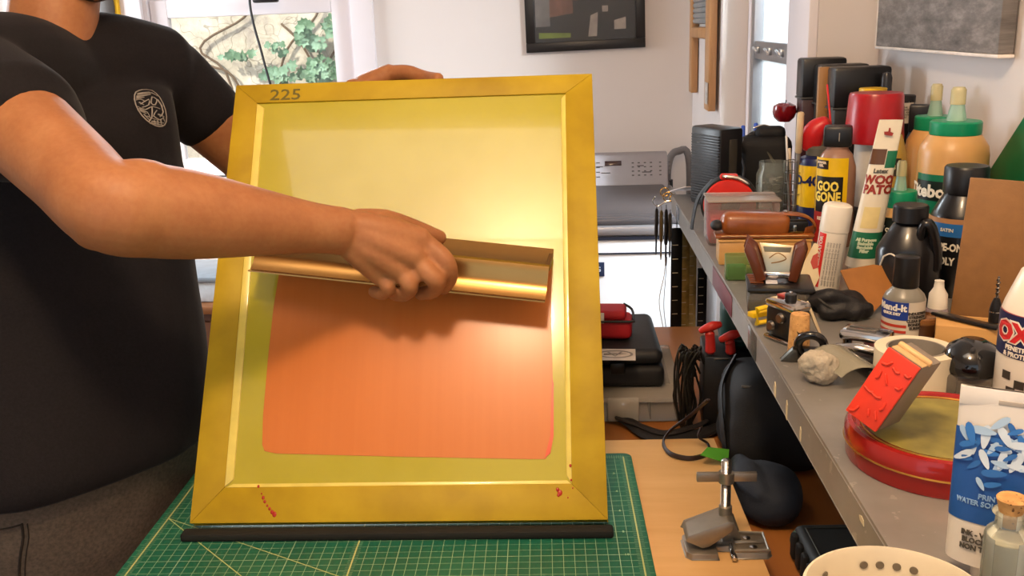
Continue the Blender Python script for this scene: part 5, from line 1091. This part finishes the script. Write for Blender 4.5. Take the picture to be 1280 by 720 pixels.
b = B(); b.lathe([(TR*.80, TZ-.003), (TR*.80, TZ-.0024), (0, TZ-.0024)], 56); obj('olive_panel', b, M('#7d7438', .4, var=.3, scale=40), ld)
b = B(); b.tube([(TR*.84*cos(2*pi*k/48), TR*.84*sin(2*pi*k/48), TZ-.0026) for k in range(48)], .0008, 6, 1, closed=True); obj('gold_ring', b, glossmetal('#c79a4a', .3), ld)
def stamp_axes(d0):
    a0, a1, a2 = PD(1110, 434, d0), PD(1148, 460, d0-.014), PD(1072, 511, d0+.0167)
    wv = (a1-a0).normalized(); hv = (a2-a0); hv = (hv-wv*hv.dot(wv)).normalized(); return a0, wv, hv, wv.cross(hv), (a1-a0).length*1.04, (a2-a0).length*1.12
TK = .046; lo_, hi_ = .55, .95
for _ in range(40):
    mid_ = (lo_+hi_)/2; a0, wv, hv, nv, SW, SHH = stamp_axes(mid_); sg = 1 if nv.dot(FW) > 0 else -1
    zmin = min((a0+wv*SW*i+hv*SHH*k+nv*sg*(.0075+TK)*q).z for i in (0, 1) for k in (0, 1) for q in (0, 1))
    if zmin > SH+TZ+.0004: lo_ = mid_
    else: hi_ = mid_
STM = frame3(a0, wv, hv, nv)
o = thing('rubber_stamp', 'red rubber stamp on a wood mount leaning on the red tin', 'stamp', M4=STM)
b = B(); b.box((SW/2, SHH/2, sg*.0022), (SW, SHH, .0040), .0006); rub = obj('rubber', b, M('#d8371f', .5), o)
random.seed(5)
for k in range(12):
    x, y = (.2+.3*(k % 3)+random.uniform(-.06, .06))*SW, (.14+.24*(k//3)+random.uniform(-.05, .05))*SHH; a = random.uniform(0, 3.1); l = random.uniform(.002, .004)
    b = B(); b.tube([(x-l*cos(a), y-l*sin(a), -sg*.0002), (x+.001, y+.0012, -sg*.0004), (x+l*cos(a), y+l*sin(a), -sg*.0002)], .0010, 8, 3); obj('relief', b, M('#d8371f', .5), rub)
b = B(); b.box((SW/2, SHH/2, sg*.0057), (SW*.98, SHH*.98, .003), .0004); obj('foam_layer', b, M('#1b1614', .7), o)
b = B(); b.box((SW/2, SHH/2, sg*(.0073+TK/2)), (SW, SHH, TK), .0012); mt_ = obj('mount', b, M('#857a6e', .5, var=.06), o)
b = B(); b.box((SW/2, .0002, sg*(.0073+TK*.14)), (SW*.98, .0016, TK*.26), .0003); obj('bare_wood_edge', b, wood('#c89e66', '#dcb988', 12, 0), mt_); b = B(); b.tube([(.001, -.001, sg*(.0073+TK*.36)), (SW-.001, -.001, sg*(.0073+TK*.36))], .0030, 10, 1); obj('bare_wood_edge', b, wood('#c89e66', '#dcb988', 12, 0), mt_)
# blue ink tube, pale tube, corked vial, perforated bowl
p = S(1232, 722); o = thing('ink_tube', 'blue and white printing ink tube with a flower drawing at the right edge', 'tube', p+V((.002, 0, .0004)), facing(p)); h = rise(p, 489); W_ = wid(p, 104); hw = M('#d5cfc6', .4, var=.03)
bd = crimp_tube(o, h, W_, W_*.5, hw, 14, (0, 0), 1.0, M('#e3ddd2', .4)); D_ = W_*.5; LZ = (0, 0)
blu = M('#1d4f96', .4, var=.1, scale=60); lb = obj('blue_field', tubeband(rise(p, 650), rise(p, 540), -3.12, -.02, W_, D_, LZ, h, 1.0), blu, o)
b = B(); b.box((0, 0, h-.006), (W_*1.0, .0030, .012), .0004); obj('crimp', b, M('#dcd6ce', .35), o); b = B(); b.box((.002, -.0016, h-.008), (.014, .0006, .003), .0002); obj('hang_slot', b, M('#a89f94', .5), o)
def tp_(x, z):
    t_ = (z-.012)/(h-.012); A = W_/2; Cc = max(.0014, D_/2*(1-max(0., t_)**1.3)); c = max(-.99, min(.99, x/A)); return V((x, -Cc*sqrt(1-c*c)-.0007, z))
random.seed(11); zc_ = rise(p, 556); zs = (h-zc_)
for k in range(46):
    cx_ = random.gauss(-.002, W_*.20); cz_ = zc_+random.gauss(-.002, zs*.26); l = random.uniform(.009, .016); a = random.uniform(-.5, 3.6); wd_ = l*.34
    out = []
    for i in range(12):
        t_ = 2*pi*i/12; lx, ly = l*.5*cos(t_), wd_*.5*sin(t_)*(1+.3*cos(t_)); out.append(tp_(cx_+lx*cos(a)-ly*sin(a), cz_+lx*sin(a)+ly*cos(a)))
    b = B(); f_ = b.b.faces.new([b.b.verts.new(x-V((0, .0002+.00004*k, 0))) for x in out]); obj('petal', b, M(('#2f6fb8', '#c3d2df', '#2a63a8', '#9fbbd6')[k % 4], .5), lb)
tubetext('lettering', 'PRINT INK\nWATER SOLUBLE BLOCK', .0046, M('#7fa3cc', .5), lb, rise(p, 622), W_, D_, LZ, h, 1.0, bold=.0001); tubetext('small_print', 'INK - WATER BASE\nBLOCK PRINTING\nNON TOXIC 75 ML', .0046, M('#4a463f', .5), bd, rise(p, 671), W_, D_, LZ, h, 1.0, bold=.0002)
p = S(1283, 610); o = thing('pale_tube', 'white and light blue tube behind the blue ink tube', 'tube', p+V((0, 0, .0004)), facing(p)); h = rise(p, 506); W_ = wid(p, 74); bd = crimp_tube(o, h, W_, W_*.5, hw, 14, (0, 0), 1.0); b = B(); b.box((0, 0, h-.008), (W_, .004, .016), .0004); obj('crimp', b, M('#a9c3cf', .4), o); text('lettering', 'ACRYLIC', .006, M('#3f7f9c', .4), bd, front(-W_*.2, -.0024, h-.009), bold=.0002)
p = S(1250, 758); o = thing('corked_vial', 'tiny corked glass vial of white powder in front of the ink tube', 'vial', p+V((0, 0, .0004)), facing(p)); rr = wid(p, 54)/2; h = rise(p, 640); ht = rise(p, 622); hs = rise(p, 664)
b = B(); b.lathe([(rr*.9, 0), (rr, .002), (rr, hs-.003), (rr*.9, hs), (rr*.62, hs+.0035), (rr*.60, h-.003), (rr*.76, h-.001), (rr*.74, h), (rr*.5, h), (rr*.5, hs+.003), (rr*.88, hs-.003), (rr*.9, .003), (0, .002)], 30); obj('glass', b, clear('#e4e6dc', .16, .04), o)
b = B(); b.lathe([(rr*.86, .003), (rr*.86, hs-.006), (0, hs-.004)], 24); obj('powder', b, M('#d8d2bc', .8), o); b = B(); b.lathe([(rr*.48, hs+.004), (rr*.50, h), (rr*.66, ht-.001), (rr*.6, ht), (0, ht)], 22); obj('stopper', b, ck, o)
zr = SH+.050; pr_ = PZ(1112, 742, zr); rr = .0480; o = thing('perforated_bowl', 'cream perforated plastic bowl at the near end of the shelf', 'bowl', (pr_.x+.004, pr_.y, SH+.0004), 0); crm = M('#c9bea6', .4, var=.04); RB = .041
b = B(); b.lathe([(rr*.80, 0), (RB, .002), (rr*.99, .048), (rr*1.02, .0495), (rr*.985, .050), (rr*.955, .047), (RB*.92, .004), (0, .003)], 64); bw_ = obj('bowl_wall', b, crm, o)
hole = M('#6b6152', .7)
for row, (z, n) in enumerate(((.040, 30),)):
    for k in range(n):
        if k in (3, 4, 9, 10, 15, 22): continue
        a = 2*pi*k/n; r2 = RB*.92+(rr*.955-RB*.92)*(z-.004)/.043-.0004; b = B(); b.lathe([(.0024, 0), (.0024, .0006), (0, .0006)], 12, M4=Matrix.Translation((r2*cos(a), r2*sin(a), z))@Matrix.Rotation(a, 4, 'Z')@Matrix.Rotation(R(-90), 4, 'Y')); obj('hole', b, hole, bw_)
# ================================================================== BELOW AND BEHIND THE SHELF
LZ_ = .845; lowm = wood('#8c5528', '#a5682f', 12, 1, .45)
o = thing('low_bench', 'brown wooden low bench beyond and beside the work table', 'bench', (.2, 1.5, 0))
b = B(); b.prism([(-.30-.2, 1.25-1.5), (.192-.2, 1.25-1.5), (.192-.2, .15-1.5), (.472-.2, .15-1.5), (.472-.2, 1.98-1.5), (-.30-.2, 1.98-1.5)], .028, None, .001, LZ_-.028); obj('bench_top', b, lowm, o)
for x, y in ((-.26, 1.40), (-.26, 1.93), (.44, .20), (.44, 1.93)): b = B(); b.box((x-.2, y-1.5, (LZ_-.0285)/2), (.05, .05, LZ_-.0285), .002); obj('leg', b, lowm, o)
bz = LZ_+.0004
c = PZ(848, 529, LZ_); o = thing('organizer_box', 'clear plastic organizer box under the black case on the low bench', 'box', (c.x-.15, c.y+.13, bz), 0); hb3 = .046; clr = clear('#cfc8c0', .22, .12)
b = B(); b.box((0, 0, hb3*.40), (.300, .255, hb3*.8), .006); obj('tray', b, clr, o); b = B(); b.box((0, 0, hb3*.9), (.318, .268, hb3*.2), .004); obj('lid', b, clear('#d8d0c6', .35, .15), o)
for k in range(4): b = B(); b.box((-.105+.07*k, 0, hb3*.4), (.0015, .24, hb3*.7)); obj('divider', b, clr, o)
b = B(); b.box((.06, -.131, hb3*.55), (.052, .010, hb3*.9), .003); obj('latch', b, clear('#e2dcd4', .4, .12), o); b = B(); b.ball((.06, -.128, hb3*.62), (.016, .004, .010), 12); obj('latch_button', b, chrome, o)
cz = bz+hb3+.0012; c = PZ(829, 486, cz); o = thing('black_case', 'black hard carrying case on the clear organizer box', 'case', (c.x-.135, c.y+.115, cz), R(1)); hk = .040
b = B(); b.box((0, 0, hk*.46), (.272, .225, hk*.9), .010, None, 3); obj('bottom_shell', b, blk2, o); b = B(); b.box((0, 0, hk*1.28), (.268, .221, hk*.68), .016, None, 4); obj('lid', b, M('#1a1a1c', .5, bump=.1), o)
b = B(); b.box((.058, -.114, hk*.9), (.024, .006, .020), .002); obj('latch', b, blk, o)
kz = cz+hk*1.62+.001
ps = PZ(775, 442, kz); pp_ = obj('paper_sheet', B().box((0, 0, 0), (.090, .055, .0006)), M('#b9aea2', .6)); pp_.location = (ps.x-.02, ps.y-.005, kz+.0004); pp_.rotation_euler = (0, 0, -.05); tag(pp_, 'white paper with a gray oval stamp lying on the black case', 'paper')
b = B(); b.tube([(.012+.027*cos(2*pi*k/24), .017*sin(2*pi*k/24), .0008) for k in range(24)], (.0022, .0002), 6, 1, closed=True); ovl = obj('oval_mark', b, M('#77706a', .6), pp_)
b = B(); b.tube([(.0, .010, .0009), (.012, -.010, .0009), (.022, .011, .0009)], (.002, .0002), 6, 1); b.tube([(-.006, -.002, .0009), (.030, .002, .0009)], (.0016, .0002), 6, 1); obj('oval_stroke', b, M('#77706a', .6), pp_)
rb = PZ(792, 428, kz); o = thing('red_pouch', 'red zipped pouch with a white tag on the black case', 'pouch', (rb.x-.065, rb.y+.042, kz), R(-4)); redf = M('#a3141f', .7, var=.15, bump=.3, bscale=500); hr = .052
b = B(); b.box((0, 0, hr*.36), (.130, .062, hr*.68), .010, None, 3); obj('pouch_body', b, redf, o); b = B(); b.box((-.004, 0, hr*.82), (.118, .058, hr*.34), .016, None, 4); obj('pouch_top', b, redf, o)
b = B(); b.tube([(-.06, -.033, hr*.68), (.058, -.033, hr*.68), (.067, -.02, hr*.70), (.064, .02, hr*.8), (.05, .026, hr*.95)], .0022, 8, 3); obj('zipper', b, blk2, o); b = B(); b.box((.008, -.0335, hr*.80), (.020, .002, .018), .0004); obj('tag', b, M('#d8d2cc', .5), o); 
b = B(); b.box((.008, -.0349, hr*.80), (.008, .0008, .008)); obj('tag_mark', b, M('#6b6b6b', .5), o)
# black strap on the bench, looped cable on the table
q = [PZ(u, v, bz+.008) for u, v in ((766, 520), (785, 527), (815, 545), (850, 548), (888, 538), (900, 530))]; q2 = [PZ(u, v, bz+.016) for u, v in ((770, 522), (800, 532), (830, 541), (866, 534), (884, 526))]
o = thing('shoulder_strap', 'black padded shoulder strap lying in front of the clear organizer box', 'strap', q[0]); b = B(); b.tube([x-q[0] for x in q], [(.006, .004), (.012, .005), (.016, .006), (.016, .006), (.013, .006), (.006, .005)], 10, 6); obj('webbing', b, M('#141010', .7), o); b = B(); b.tube([x-q[0] for x in q2], [(.003, .003), (.006, .003), (.008, .003), (.006, .003), (.004, .003)], 8, 6); obj('webbing', b, M('#1a1414', .7), o); b = B(); b.box((.004, -.003, .006), (.012, .012, .010), .003); obj('clip', b, blk, o)
tz = TT+.0045
q = [PZ(885, 500, bz+.16), PZ(862, 520, .93), PZ(838, 538, tz+.004), PZ(829, 553, tz), PZ(838, 567, tz), PZ(862, 573, tz), PZ(884, 567, tz), PZ(885, 555, tz+.002), PZ(873, 546, .915), PZ(876, 535, .925)]
o = thing('strap_loop', 'dark brown wrist strap looping onto the far edge of the work table', 'strap', q[4]); b = B(); b.tube([x-q[4] for x in q], (.0035, .0018), 8, 6); obj('band', b, M('#24130d', .5), o)
# black power supply, cables, green case, red handled pliers
c = PZ(876, 545, LZ_); o = thing('power_supply', 'black box under the shelf beside the bundle of cables', 'box', (c.x+.058, c.y+.075, bz), R(-4)); hp2 = .125
b = B(); b.box((0, 0, hp2/2), (.098, .11, hp2), .004); obj('housing', b, M('#131111', .4), o); b = B(); b.box((-.022, -.056, hp2-.004), (.022, .003, .002)); obj('metal_edge', b, chrome, o)
base = c+V((-.012, .02, 0)); o = thing('cable_bundle', 'tangled bundle of thin black cables left of the black box', 'cables', (base.x, base.y, bz), 0); random.seed(7)
for k in range(24):
    x = random.uniform(-.018, .004); y = random.uniform(-.014, .03); a = random.uniform(-.02, .02); b = B()
    b.tube([(x, y, .003), (x+a, y+random.uniform(-.01, .01), .05), (x+a*.3+random.uniform(-.008, .008), y, .10), (x+.006+random.uniform(-.012, .012), y+.005, .135), (x+.014, y+.01, .11+random.uniform(-.02, .02))], .0019, 6, 5); obj('wire', b, M('#17140f', .45), o)
gz = bz+hp2+.0006; o = thing('green_case', 'dark green rounded tool case on the black box under the shelf', 'case', (c.x+.078, c.y+.078, gz), R(-6)); hg = .082
b = B(); b.box((0, 0, hg/2), (.080, .07, hg), .018, None, 4); obj('shell', b, M('#123f35', .5), o); b = B(); b.box((0, 0, hg*.2), (.084, .074, .006), .002); obj('seam', b, M('#0c2a24', .5), o)
for k, (u0, v0, u1, v1, lab) in enumerate(((890, 447, 889, 408, 'red plastic clamp handle standing by the cables, left of two'), (915, 452, 906, 436, 'red plastic clamp handle below the green case, right of two'))):
    a_, t_ = PY(u0, v0, c.y+.012), PY(u1, v1, c.y+.012); a_.z = max(a_.z, gz+.004); o = thing('clamp_handle', lab, 'clamp', (a_.x, c.y+.030-.003*k, gz), 0, 'red clamp handles'); d_ = t_-a_
    b = B(); b.tube([(0, 0, .006), (-.001, 0, .018+.010*(1-k)), (-.002, 0, .036-.014*k)], [.0085, .0075, .008], 14, 4); obj('grip', b, M('#b3241c', .45), o); b = B(); b.tube([(-.016, 0, .040-.014*k), (0, -.003, .048-.014*k), (.014, 0, .050-.014*k)], [.005, .0075, .005], 12, 5); obj('cross_bar', b, M('#c32a20', .45), o)
# bags
c = PZ(955, 600, LZ_); o = thing('backpack', 'black backpack slumped under the steel shelf', 'bag', (.280, 1.325, bz), R(4))
b = B(); b.box((0, 0, .075), (.15, .15, .15), .04, None, 5); b.box((-.045, -.02, .06), (.06, .10, .10), .025, None, 4); m_ = obj('x', b, None); mod = m_.modifiers.new('r', 'REMESH'); mod.mode = 'VOXEL'; mod.voxel_size = .006; mod = m_.modifiers.new('s', 'SMOOTH'); mod.iterations = 4; me = evaluated(m_); bpy.data.objects.remove(m_)
for v in me.vertices: v.co += v.normal*.008*noise.noise(v.co*14); v.co.z = max(v.co.z, .001)
obj('bag_body', me, M('#121113', .75, bump=.2, bscale=500), o, 180); b = B(); b.tube([(-.080, -.05, .03), (-.083, -.03, .08), (-.078, .0, .12), (-.05, .04, .148)], (.012, .003), 8, 6); obj('strap', b, blk2, o); b = B(); b.tube([(-.06, -.05, .138), (-.02, -.062, .140), (.05, -.06, .138)], .002, 6, 5); obj('zipper', b, M('#3c3a38', .4), o)
o = thing('navy_pouch', 'navy cloth pouch with a green lining slumped beside the hinge clamp', 'pouch', (.243, 1.165, bz), R(6))
b = B(); b.ball((0, 0, .030), (.045, .066, .038), 24); b.tube([(-.025, .045, .05), (-.03, 0, .058), (-.02, -.045, .046)], [.016, .018, .012], 12, 5); m_ = obj('x', b, None); mod = m_.modifiers.new('r', 'REMESH'); mod.mode = 'VOXEL'; mod.voxel_size = .004; mod = m_.modifiers.new('s', 'SMOOTH'); mod.iterations = 4; me = evaluated(m_); bpy.data.objects.remove(m_)
for v in me.vertices: v.co += v.normal*.006*noise.noise(v.co*22); v.co.z = max(v.co.z, .001)
obj('cloth', me, M('#1c222d', .8, bump=.2, bscale=500), o, 180)
b = B(); b.prism([(-.028, .0), (.012, -.006), (.020, .020), (-.014, .016)], .0016, Matrix.Translation((-.056, .040, .062))@Matrix.Rotation(R(25), 4, 'X')@Matrix.Rotation(R(20), 4, 'Y'), .0004); obj('green_lining', b, M('#4f9a2e', .6), o)
c = PZ(914, 542, LZ_); o = obj('wood_offcut', B().box((0, 0, .04), (.018, .012, .08), .001), wood('#b98a3e', '#cc9d4e', 12, 2)); o.location = (c.x+.002, c.y-.010, bz); o.rotation_euler = (0, 0, R(-8)); tag(o, 'upright yellowish wood offcut beside the black backpack', 'wood offcut')
o = thing('rugged_case', 'flat black rugged case lying on the low bench under the shelf', 'case', (.352, .90, bz), R(2)); hc_ = .040
b = B(); b.box((0, 0, hc_/2), (.185, .34, hc_), .010, None, 3); obj('shell', b, M('#17150f', .55), o); b = B(); b.tube([(-.080, -.155, hc_), (-.080, .155, hc_), (.080, .155, hc_), (.080, -.155, hc_)], .0012, 6, 1, closed=True); obj('rim_line', b, M('#3c3a30', .5), o)
for k in range(14): b = B(); b.box((-.0945, -.15+.023*k, hc_*.5), (.008, .014, hc_*.8), .003); obj('rubber_rib', b, M('#0f0e0c', .7), o)
b = B(); b.ball((-.086, .158, hc_*.55), (.012, .012, .014), 12); obj('green_bumper', b, M('#33502a', .5), o)
o = thing('dark_filler_bag', 'large black bag shape added to darken the space under the shelf', 'bag', (.475, 1.72, bz), 0)  # added black form standing in for the darkness below the shelf
b = B(); b.box((0, 0, .105), (.22, .40, .205), .04, None, 4); m_ = obj('x', b, None); mod = m_.modifiers.new('r', 'REMESH'); mod.mode = 'VOXEL'; mod.voxel_size = .008; mod = m_.modifiers.new('s', 'SMOOTH'); mod.iterations = 3; me = evaluated(m_); bpy.data.objects.remove(m_)
for v in me.vertices: v.co.x += .008*noise.noise(v.co*9); v.co.z = max(v.co.z, .001)
obj('bag_body', me, M('#100f11', .75, bump=.2, bscale=500), o, 180); b = B(); b.tube([(-.116, -.12, .02), (-.118, -.11, .12), (-.09, -.09, .204), (.02, -.09, .212)], (.015, .003), 8, 5); obj('strap', b, blk2, o)
# ---------------- tools hanging at the far end of the shelf
YH = 2.002
def hang(u, v): return PY(u, v, YH)
o = thing('key_ring', 'brass key ring with hooks and keys hanging on the far shelf end', 'key ring', hang(838, 244)); P0 = V(o.location); bra = glossmetal('#b98d3c', .25)
for (u, v, r) in ((835, 246, .010), (842, 248, .008), (831, 240, .009)):
    q = hang(u, v)-P0; b = B(); b.tube([(q.x+r*cos(2*pi*k/16), q.y-.001*(k % 2), q.z+r*sin(2*pi*k/16)) for k in range(16)], .0011, 8, 2, closed=True); obj('ring', b, bra, o)
b = B(); q = hang(845, 249)-P0; b.lathe([(.007, 0), (.007, .002), (.003, .004), (0, .0042)], 18, M4=Matrix.Translation(q+V((0, -.006, 0)))@Matrix.Rotation(R(90), 4, 'X')); obj('screw_head', b, bra, o)
b = B(); b.tube([hang(819, 246)-P0, hang(816, 252)-P0, hang(822, 258)-P0, hang(832, 252)-P0, hang(842, 250)-P0], .0014, 8, 5); obj('hook', b, chrome, o)
for k, (u, v0, v1, r, c_) in enumerate(((821, 256, 318, .004, '#2a2624'), (827, 258, 325, .0045, '#6b5a3a'), (833, 256, 332, .005, '#1a1716'), (838, 262, 322, .004, '#4a4642'))):
    a_, t_ = hang(u, v0)-P0, hang(u-1, v1)-P0; b = B(); b.tube([a_, a_.lerp(t_, .08), a_.lerp(t_, .12), a_.lerp(t_, .62), a_.lerp(t_, .66), a_.lerp(t_, .92), t_], [(.0014, .001), (.0014, .001), (r*1.15, .004), (r*1.15, .004), (r*.5, .002), (r*.45, .002), (.001, .001)], 8, 2); kk = obj('key', b, M(c_, .35, .4), o)
o = thing('lanyard', 'tan and gray lanyard hanging below the keys', 'lanyard', hang(832, 325)); P0 = V(o.location); b = B(); b.tube([hang(u, v)-P0 for u, v in ((832, 322), (830, 345), (824, 375), (828, 405), (836, 440))], (.0042, .0008), 8, 6); obj('ribbon', b, M('#8a7558', .6), o); b = B(); b.tube([hang(u, v)-P0+V((0, .004, 0)) for u, v in ((834, 322), (832, 350), (830, 385), (834, 420), (837, 450))], (.0035, .0008), 8, 6); obj('ribbon', b, M('#77706a', .6), o)
for k, (u, v0, v1, wpx, c_, yy, lab) in enumerate(((846, 285, 455, 14, '#171512', 2.02, 'black metal rule hanging under the shelf end, leftmost of four'), (857, 290, 430, 11, '#8a7440', 2.03, 'brass colored rule hanging under the shelf end, second from left'), (866, 305, 425, 10, '#a08c5a', 2.05, 'tan rule hanging under the shelf end, third from left'), (878, 335, 440, 12, '#1a1816', 2.06, 'dark rule hanging under the shelf end, rightmost of four'))):
    a_, t_ = PY(u, v0, yy), PY(u, v1, yy); hh = a_.z-t_.z; w_ = wpx*px(a_)[2]/FPX; o = thing('hanging_rule', lab, 'rule', (a_.x, yy, t_.z), R(5), 'hanging rules'); b = B(); b.box((0, 0, hh/2), (w_, .003, hh), .0004); bl = obj('blade', b, M(c_, .35, .5, .3, 60), o)
    for j in range(9): b = B(); b.box((-w_*.12, -.0018, hh*(.08+.1*j)), (w_*.5, .0006, .0014)); obj('graduation', b, M('#b9ae93', .4), bl)
    b = B(); b.tube([(0, 0, hh-.004), (0, 0, SH-.036-t_.z+.0)], .0012, 6, 1); obj('hanger', b, dkm, o)
# ================================================================== HINGE CLAMP
c = PZ(908, 692, TT); o = thing('hinge_clamp', 'cast metal screen hinge clamp with wing screw on the birch table', 'clamp', c+V((0, 0, .0004)), MY-.02); cast = M('#8d8579', .38, .75, .06, 60, .08, 300)
wp = px(c)[2]/FPX
b = B(); b.prism([(-.046, -.008), (-.040, -.014), (-.011, -.014), (-.011, .004), (.005, .004), (.005, -.012), (.044, -.012), (.049, -.006), (.047, .028), (.040, .033), (.0, .036), (-.042, .034), (-.047, .028)], .007, None, .0014); base = obj('base_plate', b, cast, o)
b = B(); b.tube([(.008, -.010, .0085), (.045, -.009, .0085), (.046, .029, .0085), (.010, .032, .0085)], .0022, 8, 1, closed=True); b.tube([(.009, .010, .0085), (.046, .010, .0085)], .0020, 8, 1); obj('raised_rim', b, cast, base)
for x, y in ((.026, .020), (.030, .000)): b = B(); b.lathe([(.0042, .0071), (.0042, .0084), (.003, .0090), (0, .0090)], 16, off=(x, y, 0)); obj('screw', b, chrome, base)
b = B(); b.prism([(-.047, .013), (-.028, .004), (-.020, .006), (.004, .024), (.008, .036), (.0, .038), (-.044, .020)], .034, Matrix.Translation((0, .027, .006))@Matrix(((1, 0, 0, 0), (0, 0, -1, 0), (0, 1, 0, 0), (0, 0, 0, 1))), .0016); obj('upper_jaw', b, cast, o)
b = B(); b.prism([(-.002, .006), (.020, .006), (.012, .030), (.004, .038), (-.004, .034)], .020, Matrix.Translation((0, .034, .0))@Matrix(((1, 0, 0, 0), (0, 0, -1, 0), (0, 1, 0, 0), (0, 0, 0, 1))), .0012); obj('hinge_arm', b, cast, o)
b = B(); b.lathe([(.0075, .034), (.0075, .052), (.006, .054)], 20, off=(0, .014, 0)); obj('boss', b, cast, o)
b = B(); pr2 = []; z = .048
while z < .108: pr2 += [(.0052, z), (.0058, z+.0006), (.0052, z+.0012)]; z += .0013
b.lathe(pr2+[(.004, .1095), (0, .110)], 18, off=(0, .014, 0)); obj('threaded_screw', b, chrome, o)
b = B(); b.lathe([(.0088, .082), (.0088, .094)], 20, off=(0, .014, 0)); b.box((-.020, .014, .0885), (.026, .006, .0105), .001); b.box((.021, .014, .0885), (.026, .006, .0105), .001); obj('wing_handle', b, cast, o)
b = B(); b.tube([(.006, -.019, .0045), (.006, .010, .0045)], .0034, 12, 1); obj('hinge_pin', b, chrome, o)
